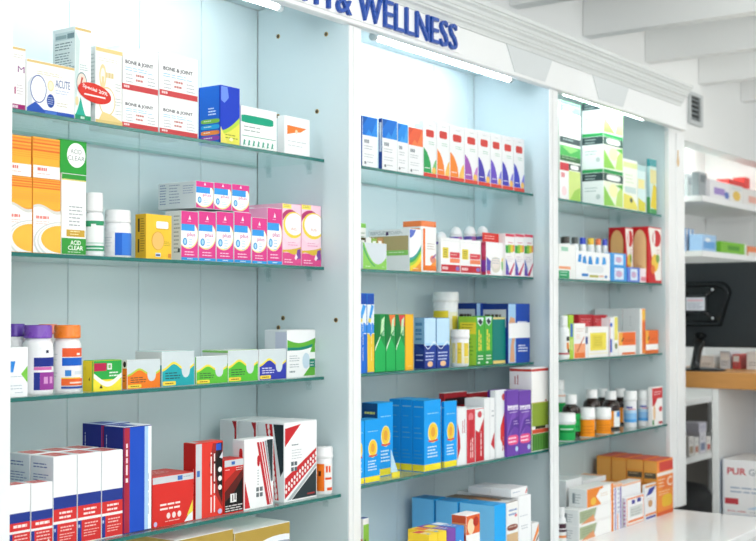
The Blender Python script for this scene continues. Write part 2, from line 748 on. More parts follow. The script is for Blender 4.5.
# worktop and base
mb = MB()
mb.box(1.2, 5.0, 1.585, 2.314, CT - 0.035, CT, paint('#f6f7f7', 0.12), 0.003)
wt = mb.build('worktop', loc=(3.1, 1.94, CT - 0.035))
tag(wt, 'long glossy white worktop running beneath the cabinet bays', 'worktop')
base = empty('base_cabinet', (3.1, 1.95, 0), 'white base cupboard under the glossy white worktop', 'cabinet')
mb = MB(); mb.box(1.22, 4.98, 1.63, 2.29, 0.0, CT - 0.0352, WHITE); mb.build('carcass', loc=(3.1, 1.95, 0)).parent = base
for o in base.children:
    o.location = (0, 0, 0)
for i in range(6):
    mb = MB(); mb.box(1.23 + i * 0.625, 1.845 + i * 0.625, 1.611, 1.6295, 0.1, CT - 0.04, WHITE, 0.002)
    d = mb.build('door', loc=(3.1, 1.95, 0)); d.parent = base; d.location = (0, 0, 0)

# ------------------------------------------------------------------ glass shelves
GL = glass_mat('clear shelf glass', (0.90, 0.965, 0.95), 1.45)
EDGE = node_mat('green glass edge', lin('#1f6c64'), 0.15, 0.6, 0.12, 25)
EDGE2 = node_mat('pale glass edge', lin('#6fb0a6'), 0.15, 0.6, 0.1, 25)
CLIP = glass_mat('clear plastic clip', (0.93, 0.96, 0.96), 1.45, 0.1)
ROWS = [('top', 2.021, 2.067), ('second', 1.724, 2.067), ('third', 1.423, 2.067), ('fourth', 1.118, 2.008)]
BN = ['left bay', 'middle bay', 'right bay']
S = {}
for bi, (x0, x1) in enumerate(BAYS):
    for ri, (rn, z, y) in enumerate(ROWS):
        if bi == 2 and ri == 3:
            y = 2.045
        if bi == 0 and ri == 3:
            z = 1.107
        S[bi + 1, ri + 1] = Sh(z, y + (0.024 if (bi, ri) == (0, 3) else 0.012))
        a, b = x0 + 0.004, x1 - 0.004
        mb = MB()
        th = 0.0085
        mb.box(a, b, y + 0.0022, YB - 0.004, z - th, z, GL, 0.0006, {'B': EDGE2})
        mb.box(a, b, y, y + 0.0021, z - th, z, EDGE, 0.0005)
        loc = ((a + b) / 2, (y + YB) / 2, z - th)
        o = mb.build('glass_shelf', loc=loc)
        lab = {1: 'topmost glass shelf', 2: 'second glass shelf from the top', 3: 'third glass shelf from the top', 4: 'lowest glass shelf'}[ri + 1]
        tag(o, 'green-edged ' + lab + ' in the ' + BN[bi] + ' of the cabinet', 'shelf', 'glass shelves in the cabinet')
        for xx, sg in ((a + 0.004, 1), (b - 0.004, -1)):
            for yy in (y + 0.05, YB - 0.05):
                cb = MB()
                cb.box(xx - 0.003, xx + 0.003, yy - 0.008, yy + 0.008, z - th - 0.03, z - th - 0.0003, CLIP, 0.001)
                cb.prism([(xx, z - th - 0.0003), (xx + sg * 0.016, z - th - 0.0003), (xx + sg * 0.013, z - th - 0.005), (xx + sg * 0.004, z - th - 0.016), (xx, z - th - 0.018)], yy - 0.006, yy + 0.006, CLIP)
                k = cb.build('shelf_clip', loc=loc)
                k.parent = o
                k.location = (0, 0, 0)

# ------------------------------------------------------------------ tube lamps under the fascia
for bi, (x0, x1, st) in enumerate(((1.60, 2.458, 1), (2.87, 3.695, 1), (3.955, 4.715, 1))):
    yl, zl = (2.092, 2.413) if bi < 2 else (2.036, 2.405)
    t = empty('tube_lamp', ((x0 + x1) / 2, yl, 2.42), 'lit white tube lamp tucked behind the fascia of the ' + BN[bi], 'lamp', 'tube lamps behind the fascia')
    loc = tuple(t.location)

    def lp(name, mb):
        o = mb.build(name, loc=loc); o.parent = t; o.location = (0, 0, 0)
    mb = MB(); mb.lathe([(0.009, x0 + 0.018), (0.009, x1 - 0.018)], emit_mat('lit lamp tube %d' % bi, TCOL[bi], TUBE * TK[bi]), 20, yl, zl, axis='x'); lp('tube', mb)
    mb = MB(); mb.box(x0, x1, yl - 0.016, yl + 0.016, 2.4235, 2.4695, WHITE, 0.002); lp('housing', mb)
    for xe in (x0 + 0.009, x1 - 0.009):
        mb = MB(); mb.lathe([(0.0115, xe - 0.0088), (0.0125, xe - 0.006), (0.0125, xe + 0.006), (0.0115, xe + 0.0088)], plastic('#e9eeee'), 20, yl, zl, axis='x'); lp('end_cap', mb)

# ------------------------------------------------------------------ raised lettering on the fascia
sign = empty('fascia_sign', (2.62, YF - 0.01, 2.40), 'dark blue raised lettering on the white fascia above the bays', 'sign')
BLUE = plastic('#0a46a2')
mb = MB(); mb.box(1.9, 3.165, YF - 0.0125, YF - 0.0083, 2.3978, 2.4815, paint('#f3f4f3', 0.4), 0.0008)
o = mb.build('sign_plate', loc=tuple(sign.location)); o.parent = sign; o.location = (0, 0, 0)


def letters(word, xa, xb, za, zb, only=None):
    probe = bpy.data.curves.new('lettering', 'FONT')
    adv, x = [], 0.0
    boxes = {}
    for ch in word:
        if ch not in boxes:
            probe.body = ch
            probe.resolution_u = 3
            probe.offset = 0.0
            ob = bpy.data.objects.new('lettering', probe)
            me = bpy.data.meshes.new_from_object(ob)
            vs = [tuple(v.co) for v in me.vertices]
            fs = [tuple(p.vertices) for p in me.polygons]
            bpy.data.objects.remove(ob)
            bpy.data.meshes.remove(me)
            mx, mn = max(v[0] for v in vs), min(v[0] for v in vs)
            boxes[ch] = ([((v[0] - mn), v[1]) for v in vs], fs, mx - mn)
        adv.append(x)
        x += boxes[ch][2] + 0.10
    tot = x - 0.10
    zlo = min(v[1] for v in boxes['E'][0]); zhi = max(v[1] for v in boxes['E'][0])
    sx, sz = (xb - xa) / tot, (zb - za) / (zhi - zlo)
    for ch, a in zip(word, adv):
        if only and ch != only:
            continue
        vs, fs, w = boxes[ch]
        n = len(vs)
        y0, y1 = YF - 0.023, YF - 0.0128
        pts = [(xa + (a + x_) * sx, y0, za + (z_ - zlo) * sz) for x_, z_ in vs]
        pts += [(p[0], y1, p[2]) for p in pts]
        cnt = {}
        for f in fs:
            for i in range(len(f)):
                e = (f[i], f[(i + 1) % len(f)])
                cnt[tuple(sorted(e))] = cnt.get(tuple(sorted(e)), []) + [e]
        sides = []
        for k, es in cnt.items():
            if len(es) == 1:
                p, q = es[0]
                sides.append((p, p + n, q + n, q))
        m = MB()
        m.add(pts, list(fs) + sides, BLUE)
        o = m.build('letter', loc=tuple(sign.location)); o.parent = sign; o.location = (0, 0, 0)
    bpy.data.curves.remove(probe)


letters('WELLNESS', 2.634, 3.138, 2.4020, 2.4790)
letters('HEALTH', 2.11, 2.508, 2.4020, 2.4790)
letters('&E', 2.537, 2.655, 2.4020, 2.4790, '&')
# ================================================================== LEFT BAY
s1, s2, s3, s4 = S[1, 1], S[1, 2], S[1, 3], S[1, 4]
PB = 'on the top shelf of the left bay'

# ---- top shelf
GOLD = '#dcbf7c'
carton('white carton with a magenta foot stripe at the very end of the top shelf', s1, 2, 26, 43.5, col='#f4f3f0', F=[
    R(GOLD, 0, .955, 1, 1), R('#a3246f', 0, 0, 1, .09), N('#cfcac0', .3, .9, .88, 2, .04), T('#8d4a86', 'M', .66, .60, .95, .70),
    N('#c9bfc4', .62, .95, .40, 4, .045), R('#b13f78', .52, .25, .58, .36), N('#f3dbe7', .45, .75, .07, 1, 0.050, 1.2)], dep=.07)
_, d = carton('wide low white carton with a blue circle and blue foot stripe', s1, 26.4, 75, 58, col='#f6f6f5', F=[
    R(GOLD, 0, .945, 1, 1),
    G('#d5dade', (.02, .10), (.02, .55), (.09, .66), (.18, .70), (.10, .45), (.11, .2), (.16, .10)),
    R('#2b56b4', 0, 0, 1, .085), curve_under('#2b56b4', lambda u: .085 + .13 * max(0, 1 - abs(u - .18) / .17), .02, .36, .08),
    R('#4a7ad0', .38, .02, .62, .07),
    E('#3556a5', .24, .46, .165, .265), E('#fbfbfa', .24, .46, .15, .245),
    E('#ead9a6', .49, .56, .065, .105), E('#f5eccd', .49, .56, .045, .075), E('#2f4f9f', .49, .27, .08, .13), N('#c6d0ea', .43, .55, .34, 4, .04),
    T('#5a6fa5', 'ACUTE', .585, .55, .90, .70), N('#b9c3dd', .585, .92, .50, 2, .05), N('#d6cfae', .2, .75, .80, 2, .04), N('#cdc6b0', .62, .92, .26, 2, .05)], dep=.05)
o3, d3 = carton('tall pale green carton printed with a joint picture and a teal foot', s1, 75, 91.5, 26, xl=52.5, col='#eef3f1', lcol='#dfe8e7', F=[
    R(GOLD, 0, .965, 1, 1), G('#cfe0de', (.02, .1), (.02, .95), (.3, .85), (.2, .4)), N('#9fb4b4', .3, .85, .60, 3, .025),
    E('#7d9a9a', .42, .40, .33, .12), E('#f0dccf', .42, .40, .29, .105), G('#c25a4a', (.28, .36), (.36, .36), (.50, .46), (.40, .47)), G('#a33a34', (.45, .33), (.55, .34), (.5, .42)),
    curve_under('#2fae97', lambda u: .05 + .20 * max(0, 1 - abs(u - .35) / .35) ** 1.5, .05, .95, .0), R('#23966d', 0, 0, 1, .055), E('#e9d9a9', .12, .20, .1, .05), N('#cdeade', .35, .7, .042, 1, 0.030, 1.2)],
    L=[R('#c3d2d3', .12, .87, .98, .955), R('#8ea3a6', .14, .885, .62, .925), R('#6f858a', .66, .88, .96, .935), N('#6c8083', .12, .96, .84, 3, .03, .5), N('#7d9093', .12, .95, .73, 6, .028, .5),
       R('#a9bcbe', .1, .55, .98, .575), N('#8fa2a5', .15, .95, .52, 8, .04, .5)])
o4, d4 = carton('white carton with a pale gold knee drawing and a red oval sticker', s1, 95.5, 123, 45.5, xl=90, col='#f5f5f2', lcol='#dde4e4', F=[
    R('#e7cf8d', 0, .94, 1, 1), N('#d8d3c4', .12, .9, .86, 2, .03), E('#ead7a2', .26, .62, .13, .16), E('#f6f2e2', .26, .62, .08, .11), R('#ead7a2', .22, .40, .31, .62),
    N('#e3cf98', .38, .72, .68, 1, 0.080, 1.2), E('#e0cb92', .42, .30, .30, .19), E('#f7f6f0', .42, .30, .27, .17),
    G('#e8d08f', (.1, .03), (.25, .16), (.6, .13), (.98, .06), (.98, .0), (.1, .0)), R('#ddc581', 0, 0, 1, .05), N('#c4c9c6', .72, .95, .55, 3, .04), N('#c4c9c6', .72, .95, .36, 3, .04), N('#c4c9c6', .72, .95, .2, 2, .04)],
    L=[N('#b7c3c4', .1, .9, .9, 14, .05, .5)])
sticker(o4, d4, 'oval_sticker', 'F', [E('#d8392f', -.04, .375, .60, .125, -3), ('t', '#fbe9e6', 'Special 20%', -.48, .385, .42, .445, -4, .02), ('g', '#fbe9e6', [(-.42, .335), (.34, .325), (.34, .345), (-.42, .355)])], label='red oval special-offer sticker')

BJ = [T('#4a4c52', 'BONE & JOINT', .10, .58, .86, .69, bold=.03), N('#8cc4e6', .10, .86, .53, 2, .055), N('#b7bcc0', .12, .3, .38, 3, .08), N('#c7807a', .38, .62, .40, 2, .11, .6), N('#b7bcc0', .70, .92, .38, 3, .08),
      R('#c9484b', 0, .02, 1, .15), N('#f1d5d5', .06, .26, .12, 1, 0.060, 1.2)]
rows = {}
for col_i, (a, b, yt1, ytm) in enumerate(((121.5, 158.5, 89.5, 44.5), (159.2, 198, 95.5, 51))):
    place = ['beside the gold knee carton', 'beside the blue and lime carton'][col_i]
    _, dl = carton('red-striped white joint-care carton, lower of the pair ' + place, s1, a, b, yt1, col='#f6f7f7', F=BJ, dep=.11, group='white joint-care cartons')
    zt2 = at_y(a, ytm, s1.y)[2]
    carton('red-striped white joint-care carton, upper of the pair ' + place, s1, a, b, ytm, col='#f6f7f7', F=BJ, dep=.11, z0=dl[5], group='white joint-care cartons')

o, d = carton('tall royal blue and lime carton with four coloured tabs down its side', s1, 220.5, 240, 84.5, xl=198.5, col='#1d3fc0', lcol='#1b63c6', F=[
    curve_under('#b8d84a', lambda u: .20 + .28 * u ** 1.6 + .02, 0, 1, .0), curve_under('#e3e05a', lambda u: .16 + .24 * u ** 1.6, 0, 1, .0), curve_under('#ece36a', lambda u: .30 - .8 * u, 0, .36, .0),
    G('#6d8fe8', (.02, .98), (.35, .98), (.42, .80), (.2, .70), (.02, .74)), N('#7f8a2e', .25, .9, .17, 2, .05), E('#f5f1b8', .55, .09, .1, .03)],
    L=[R('#1437a6', .0, 0, .06, 1), R('#1437a6', .93, 0, 1, 1), N('#dbe9fb', .45, .8, .62, 3, .05, .6), RR('#86c34b', .12, .355, .95, .43), RR('#28a7e0', .12, .255, .95, .33), RR('#ef8a3c', .12, .155, .95, .23), RR('#9a4bb4', .12, .06, .95, .135),
       N('#eef6e6', .25, .65, .405, 1, .05), N('#eef6e6', .25, .65, .305, 1, .05), N('#eef6e6', .25, .65, .205, 1, .05), N('#eef6e6', .25, .65, .11, 1, .05)])
carton('white carton with a green bar and a row of green figures', s1, 241, 277, 105, col='#f4f6f5', F=[
    RR('#17a07d', -.02, .60, .90, .79, .22), N('#9aa8a4', .08, .7, .52, 2, .09), R('#2d9b7e', .03, .275, .97, .29)] +
    [G('#4aa58b', (.05 + .13 * i, .04), (.08 + .13 * i, .20), (.12 + .13 * i, .17), (.10 + .13 * i, .10), (.13 + .13 * i, .05), (.10 + .13 * i, .07)) for i in range(7)], dep=.06)
carton('white carton with an orange triangle, last on its shelf', s1, 284.5, 310, 115, xl=277.3, col='#f3f5f5', F=[
    G('#f08038', (.10, .52), (.10, .76), (.86, .74), (.62, .62), (.45, .60)), E('#f9d7b5', .46, .62, .05, .05), N('#b3bdc0', .12, .86, .36, 1, .05), N('#b3bdc0', .12, .8, .25, 1, .05)])

# ---- second shelf
OR = lambda lines: [R('#f2a23a', 0, .5, 1, 1)] + [R(['#ee7f31', '#f6b145'][i % 2], 0, 1 - .028 * (i + 1), 1, 1 - .028 * i) for i in range(lines)]
ORL = [R('#f6b33f', 0, .60, 1, .86)] + [R(['#e9722f', '#f4a23c', '#ee8434', '#f6ae42'][i % 4], 0, .865 + .017 * i, 1, .882 + .017 * i) for i in range(8)] + [R('#f2a94a', 0, .8 - .03 * i, 1, .807 - .03 * i) for i in range(4)] + \
    [band('#d9d6cf', lambda u: .555 + .05 * sin(5 * u + .5), lambda u: .615 + .04 * sin(5 * u + .5)), curve_under('#f8f7f4', lambda u: .575 + .045 * sin(5 * u + .5), 0, 1, .0),
     N('#e88b82', .1, .62, .50, 1, 0.045, 1.2), N('#ebb6ac', .1, .65, .43, 2, .03), E('#d4d5d3', 1.0, .16, .98, .275), E('#f7f6f3', 1.0, .165, .92, .255), E('#dcdcd8', 1.0, .17, .86, .235), E('#f7f6f3', 1.0, .175, .80, .22), E('#f3bc49', 1.0, .20, .72, .185)]
ORU = [R('#f7b23c', 0, .30, 1, .70)] + [R(['#e9722f', '#f4a23c', '#ee8434', '#f6ae42'][i % 4], 0, .66 + .042 * i, 1, .702 + .042 * i) for i in range(8)] + [R('#f0963a', 0, .5 + .05 * i, 1, .51 + .05 * i) for i in range(4)] + \
    [R('#f6f4f0', 0, 0, 1, .31), N('#e0796f', .16, .58, .26, 1, 0.090, 1.2), N('#ecb5aa', .16, .8, .12, 1, .06)]
ul = []
for i, (a, b, yl, yu) in enumerate(((4, 32.3, 174.5, 133), (32.7, 61, 177.5, 136))):
    who = ['cut off by the white cabinet stile', 'against the green and white carton'][i]
    _, d = carton('tall orange and white striped carton ' + who, s2, a, b, yl, col='#f3a63f', F=ORL, dep=.08, group='orange striped cartons')
    carton('short orange striped carton lying on top, ' + who, s2, a, b - .8, yu, col='#f3a63f', F=ORU, dep=.08, z0=d[5], group='orange striped cartons')
_, d = carton('tall white carton with a green top and a green foot', s2, 61.5, 86.5, 172.5, col='#f5f6f3', F=[
    R('#379a3d', 0, .93, 1, 1), R('#d8cf7a', 0, .915, 1, .93), N('#a6adb0', .3, .92, .60, 6, .045, .45), R('#c9a13c', .2, .225, .94, .31), N('#f4e6b8', .35, .8, .295, 2, .035),
    R('#3b9a3f', 0, 0, 1, .205), T('#f3f8f0', 'ACID', .36, .125, .78, .18, bold=.02), T('#f3f8f0', 'CLEAR', .26, .06, .88, .115, bold=.02), N('#cfe6cd', .25, .88, .04, 1, .03)], dep=.07)
carton('small green carton with a white oval, stacked on the white one', s2, 60.2, 87, 138.5, col='#2f9e3c', F=[
    R('#2a8f37', 0, .96, 1, 1), E('#f8faf7', .60, .56, .35, .37), T('#7d8784', 'ACID', .38, .60, .80, .74), T('#7d8784', 'CLEAR', .28, .40, .92, .54)], dep=.07, z0=d[5])
bottle('slim white bottle with two green label bands, beside the striped cartons', s2, 85.5, 103.5, 193, 212, marks=[
    ('#f4f7f5', -88, 88, .10, .80), ('#37996a', -88, 88, .72, .79), ('#37996a', -60, -20, .66, .725), ('#37996a', 10, 70, .69, .725), ('#c7ddd2', -60, 70, .28, .31), ('#3a9b6c', -80, 80, .12, .235), ('#d7ebdf', -50, 60, .16, .19)], capr=.95, shoulder=.14, dy=.004)
bottle('stout white bottle with a plain blue label, beside the yellow carton', s2, 104.8, 131, 210.5, 223, marks=[
    ('#1f63c9', -12, 88, .06, .70), ('#3d7dd8', 18, 88, .06, .70), ('#d4dadf', -70, -25, .55, .575), ('#d4dadf', -70, -32, .48, .50), ('#d4dadf', -70, -25, .40, .42), ('#d4dadf', -70, -30, .31, .33)], capr=.97, shoulder=.16, neck=.88)
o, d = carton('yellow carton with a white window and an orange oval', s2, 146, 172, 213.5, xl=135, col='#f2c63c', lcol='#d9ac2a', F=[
    RR('#e0b02e', .38, .66, .88, .85, .15), RR('#fbfbf8', .39, .69, .86, .85, .15), E('#d9a437', .45, .41, .25, .21), E('#f4bd6d', .46, .41, .22, .195), N('#a98a2b', .7, .95, .40, 3, .04), R('#d3ddea', .36, .05, .56, .14), R('#3d4d7a', .38, .07, .54, .11), R('#d98a3a', .85, .04, .97, .13)],
    L=[R('#4a3f22', .25, .60, .42, .90), R('#4a3f22', .25, .14, .40, .44), N('#8a6f24', .5, .9, .9, 14, .055, .5)])
PK, CY_ = '#e04190', '#2f9bdf'
PLUS = [R('#de3f8d', 0, 0, 1, 1), E('#f1e39a', .42, .52, .60, .285), E('#fbfbfa', .38, .53, .60, .265), R('#de3f8d', 0, .735, 1, 1), R('#fbfbfa', 0, .40, .12, .62), R('#3a9ce6', 0, .60, .80, .735),
        G('#fbe6f0', (.42, .83), (.50, .92), (.58, .83)), N('#f3b8d3', .35, .65, .80, 1, .04), T('#c8479b', 'plus', .36, .47, .84, .57, bold=.005), E('#3f9bd6', .22, .38, .13, .075), E('#a7d5ef', .22, .38, .07, .05),
        N('#a9cbe4', .45, .70, .44, 4, .055, .4), N('#f6d0e2', .2, .85, .185, 2, .055, .5), R(CY_, 0, 0, 1, .065), N('#d8edf9', .35, .68, .045, 1, .05, .5)]
PLUS_S = [R('#de3f8d', 0, 0, 1, 1), E('#f1e39a', .46, .50, .58, .47), E('#fbfbfa', .42, .52, .57, .45), R('#de3f8d', 0, .79, 1, 1), R('#3a9ce6', 0, .56, .80, .79),
          G('#fbe6f0', (.44, .86), (.5, .97), (.57, .86)), T('#c8479b', 'plus', .38, .42, .85, .56, bold=.005), E('#3f9bd6', .2, .30, .11, .12), E('#a7d5ef', .2, .30, .06, .08), N('#a9cbe4', .42, .75, .30, 3, .07, .4)]
low = []
pe = [181, 198.6, 216.4, 234, 251.6]
for i in range(4):
    o, d = carton('upright blue-barred pink carton, %s from the yellow carton in the lower row' % ORD[i], s2, pe[i], pe[i + 1] - .5, 210.3 + i * .35, xl=165 if i == 0 else None, dep=.115,
                  col='#f2f3f4', lcol='#e2e7e9', F=PLUS, L=[N('#9aa5ab', .55, .95, .9, 10, .08, .4), R('#4c5258', .8, .16, .93, .24)] if i == 0 else [], group='pink cartons with a blue bar')
    low.append(d)
o, d = carton('shorter pink carton with a blue bar, standing at a gap in the row', s2, 251.8, 266.9, 216.9, col='#f2f3f4', F=PLUS, dep=.07, group='pink cartons with a blue bar')
o, d2 = carton('taller pink carton with a blue bar, against the two pale pink cartons', s2, 267.2, 282, 207.2, col='#f2f3f4', lcol='#f0a3c8', F=PLUS, dep=.07, group='pink cartons with a blue bar')
carton('plain white carton peeking over the shorter pink one', s2, 251, 266, 207.5, x1=2.4465, col='#f3f4f6', dep=.04, dy=.076)
pu = [195.8, 214, 231.8, 249.6]
for i in range(3):
    carton('blue-barred pink carton lying on top of the row, %s from the yellow carton' % ORD[i], s2, pu[i], pu[i + 1] - .3, 180.5 + i * 1.6, xl=158 if i == 0 else None, dep=.155, z0=max(q[5] for q in low), group='pink cartons lying on top',
           col='#eef0f2', lcol='#d9dfe3', F=PLUS_S, L=[N('#7d8fb5', .05, .22, .92, 8, .10, .5), N('#8f9bb8', .3, .6, .9, 7, .11, .4), N('#9aa6c6', .66, .95, .85, 4, .09, .4)] if i == 0 else [])
AV = [R('#f8d0e0', 0, 0, 1, 1), R('#f5e46b', 0, .92, .48, 1), N('#a59a3a', .08, .4, .98, 2, .025), E('#b93c72', .42, .66, .56, .25, 0), E('#f8d8e4', .56, .60, .62, .25), E('#f2d64a', .60, .66, .56, .215), E('#fdfafa', .64, .675, .50, .18), T('#d8a08a', 'AIS', .45, .575, .76, .62),
      N('#e08fb5', .3, .85, .38, 2, .04), R('#dd4f8d', 0, 0, 1, .205), band('#dcb93f', lambda u: .20 + .02 * sin(8 * u), lambda u: .25 + .06 * u * u), G('#7a4a9b', (.72, .10), (.80, .26), (.97, .28), (.97, .12)), G('#f7e9f0', (.64, .12), (.72, .20), (.82, .14), (.72, .09)), N('#f9dce9', .1, .6, .10, 2, .04, .5)]
carton('pale pink carton with a yellow ring, beside the blue-barred row', s2, 282.3, 301, 203, col='#f2b4cd', lcol='#ecb0c8', F=AV, dep=.12, group='pale pink cartons with a yellow ring')
carton('pale pink carton with a yellow ring, at the end by the side panel', s2, 301.4, 321.2, 204, col='#f2b4cd', F=AV, dep=.12, group='pale pink cartons with a yellow ring')

# ---- third shelf
carton('white carton with a blue mark and a green arrowhead, cut by the stile', s3, 6, 28.3, 347.5, col='#f3f5f6', F=[
    G('#2d8ae0', (.1, .72), (.42, .72), (.32, .50), (.05, .50)), G('#7cc74a', (.98, .28), (.98, .62), (.68, .46)), N('#b9c6d0', .15, .8, .42, 1, .05), N('#b9c6d0', .15, .85, .24, 2, .06), N('#b9c6d0', .4, .85, .1, 1, .05)], dep=.028)
PUR = [('#f5f5f7', -85, 85, .05, .78)]
JAR_P = PUR + [('#23338c', -14, 80, .50, .66), ('#d36fb0', -14, 60, .44, .495), ('#23338c', -14, 8, .09, .40), ('#9a3f9b', 8, 80, .09, .40), ('#d79bd0', 22, 38, .2, .32), ('#d79bd0', 46, 62, .2, .32), ('#2c3350', 30, 40, .74, .79)]
bottle('white bottle with a purple ribbed cap, half hidden behind the front one', s3, 2, 27, 323.8, 336.5, cap='#5e3aa6', capr=.84, shoulder=.16, neck=.8, dy=.072, marks=PUR, group='white vitamin bottles')
bottle('white bottle with a purple ribbed cap and a purple label, in front', s3, 23, 53, 325, 338, cap='#7b4bb5', capr=.92, shoulder=.2, neck=.82, dy=.004, marks=JAR_P, group='white vitamin bottles')
bottle('white bottle with an orange ribbed cap and orange label', s3, 53.6, 81.2, 325, 338, cap='#f58220', capr=.95, shoulder=.2, neck=.82, dy=.004, marks=[
    ('#f5f5f7', -85, 85, .05, .82), ('#ea5f35', -20, 80, .66, .82), ('#fbe3d8', 40, 58, .69, .73), ('#1d62c8', -20, 76, .50, .645), ('#3b86d0', -8, 16, .31, .42), ('#dfe6ec', 30, 70, .34, .40), ('#f3d24a', -22, 60, .26, .285), ('#e9652f', -22, 78, .14, .265), ('#f8d9c9', 10, 70, .175, .205), ('#2a4ea5', -22, 78, .085, .12),
    ('#d3d9de', -70, -38, .7, .715), ('#d3d9de', -70, -42, .6, .615), ('#d3d9de', -70, -38, .36, .375), ('#d3d9de', -70, -42, .3, .315)], group='white vitamin bottles')
bottle('white bottle with a salmon cap peeking between the purple and orange caps', s3, 38, 58, 324.2, 334, cap='#f0876a', capr=.95, shoulder=.16, dy=.088, group='white vitamin bottles')
carton('green and yellow carton with a crimson block and a white wave', s3, 93.3, 122, 361, xl=82.5, col='#f0dd3a', lcol='#ecd430', tcol='#79c24a', F=[
    R('#2fa84a', 0, .38, 1, 1), band('#f3e23e', lambda u: .0, lambda u: .34 + .22 * sin(2.6 + 4.2 * u) * (1 - .2 * u)), band('#f4f6ea', lambda u: .34 + .2 * sin(2.6 + 4.2 * u), lambda u: .50 + .19 * sin(2.6 + 4.2 * u)), R('#b9254f', .02, .66, .45, .92), R('#e7e8e2', .48, .70, .64, .90), R('#7fb56b', .52, .74, .60, .86),
    N('#e6f3e4', .55, .95, .62, 2, .1, .6), G('#4b4a2a', (.2, .10), (.26, .22), (.32, .10))], L=[G('#4a3f1c', (.55, .38), (.68, .48), (.66, .34)), R('#8dc04a', .86, .0, 1, 1), N('#b0a03a', .15, .3, .8, 2, .06)], flap=True, T_=[R('#58b447', .05, .1, .95, .9)])


def wave(c, rim='#f1dd4f'):
    f = lambda u: .42 + .22 * math.exp(-((u - .36) / .22) ** 2) + (.16 * max(0, u - .78) / .22)
    notch = [(.60, .99), (.60, .45), (.62, .34), (.67, .26), (.73, .24), (.79, .26), (.84, .34), (.86, .45), (.86, .99)]
    return [R('#cfdadd', 0, .0, 1, 1), curve_under(rim, lambda u: f(u) + .07, 0, 1, .0), curve_under(c, f, 0, 1, .0), ('g', '#cfdadd', notch), N('#2c3f3a' if c != '#2f3aa8' else '#e3e6f5', .10, .56, .40, 3, .075, .5),
            RR('#f3d84c', .02, .035, .42, .155, .15), N('#8a6a20', .1, .36, .11, 1, .05, .9)]


HF = [R('#f4f6f7', .06, .1, .94, .9)]
carton('orange wave carton with a pale top, beside the crimson-block one', s3, 127, 160.6, 360.5, xl=122, col='#e9efee', lcol='#ef8a2e', F=wave('#ee7d25', '#b9cf4a'), L=[R('#e2e9e8', 0, .72, 1, 1), E('#25272b', .5, .86, .3, .1), N('#5b3513', .2, .8, .5, 3, .1)], flap=True, T_=HF)
carton('teal wave carton, tall, with a pale top', s3, 161.8, 194.5, 352, xl=135, col='#e9efee', lcol='#e3e8e6', tcol='#bfe0de', F=wave('#24a6ae'), L=[R('#1c98a2', .93, 0, 1, .62), N('#c3cac9', .1, .4, .3, 2, .05)], flap=True, T_=HF)
carton('small lime green wave carton, lowest of the row', s3, 196.2, 227.6, 357, xl=194.8, col='#e9efee', lcol='#6cbf3f', F=wave('#5fbf3c'), dep=None or .06, flap=True, T_=HF)
carton('larger green wave carton, beside the navy one', s3, 228, 258.2, 350.7, xl=202, col='#e9efee', lcol='#e2e8e4', tcol='#b9dba0', F=wave('#57bd3a'), L=[R('#8ccf6a', .0, .93, 1, 1), R('#5fb83f', .93, 0, 1, .6)], flap=True, T_=HF)
carton('navy wave carton with a pale top', s3, 259.2, 286.3, 349.8, xl=257, col='#e9efee', lcol='#eef0f3', F=wave('#2f3aa8'), flap=True, T_=HF)
carton('white carton with green ribbons and a thumb hole, biggest on the third shelf', s3, 287, 319, 330.3, xl=264.5, dy=.02, x1=2.6155, col='#f4f6f6', lcol='#dfe5ea', F=[
    band('#64b23c', lambda u: .60 + .22 * max(0, u - .3) ** 1.6, lambda u: .70 + .10 * (1 - u) ** 3 + .25 * max(0, u - .35) ** 1.5, 0, 1), band('#1f8a76', lambda u: .57 + .20 * max(0, u - .4) ** 1.6, lambda u: .615 + .02 * (1 - u) + .22 * max(0, u - .35) ** 1.6, 0, .96),
    G('#5fae3b', (.56, .02), (.98, .02), (.98, .84), (.78, .48), (.80, .22)), E('#c7dbe8', .66, .34, .13, .17), R('#eef3f0', .78, .38, .98, .52), R('#17806f', .78, .20, .98, .36), N('#e3efe9', .81, .95, .31, 2, .06), N('#aab3b8', .08, .45, .46, 3, .05, .4), N('#aab3b8', .08, .45, .28, 2, .05, .4), N('#8f9aa0', .08, .3, .14, 1, 0.040, 1.2)],
    L=[R('#c9cfe2', .48, .0, .98, .96), E('#9aa1ad', .3, .07, .12, .06), E('#7f86c0', .72, .07, .12, .05)], flap=True)

# ---- lowest shelf
PAIN = [R('#263a8d', 0, .42, 1, .555), R('#d63433', 0, .0, 1, .42), R('#f1ebea', 0, .255, 1, .285), R('#263a8d', 0, .0, .17, .255), N('#b7c0e0', .03, .13, .21, 1, .1, .5), N('#fbe3e0', .25, .9, .385, 2, .05, .62), N('#f3c3bd', .3, .9, .22, 2, .035, .6), N('#f0b4ad', .26, .92, .14, 3, .03, .5)]
PL = [N('#5d6fa6', .12, .9, .92, 2, .035, .5), N('#7f8db8', .12, .9, .80, 4, .03, .5), N('#8d99bd', .12, .8, .62, 4, .03, .5)]
PT = [R('#dd5a55', .18, .1, .86, .9), N('#f5d6d3', .28, .8, .7, 3, .15, .5)]
fr = [53.4, 77.6, 101.8, 123.4]
fy = [457.5, 454.8, 452.2]
rowd = []
for i in range(3):
    o, d = carton('tall white, navy and red carton, %s of three in front' % ORD[i], s4, fr[i], fr[i + 1] - .3, fy[i], xl=30.5 if i == 0 else None, dep=dp if i else .08, col='#f3f4f5', lcol='#dde2e8', F=PAIN, L=PL if i == 0 else [], flap=True, T_=PT, group='white navy and red cartons, tall')
    if i == 0:
        dp = d[3] - d[2]
    rowd.append(d)
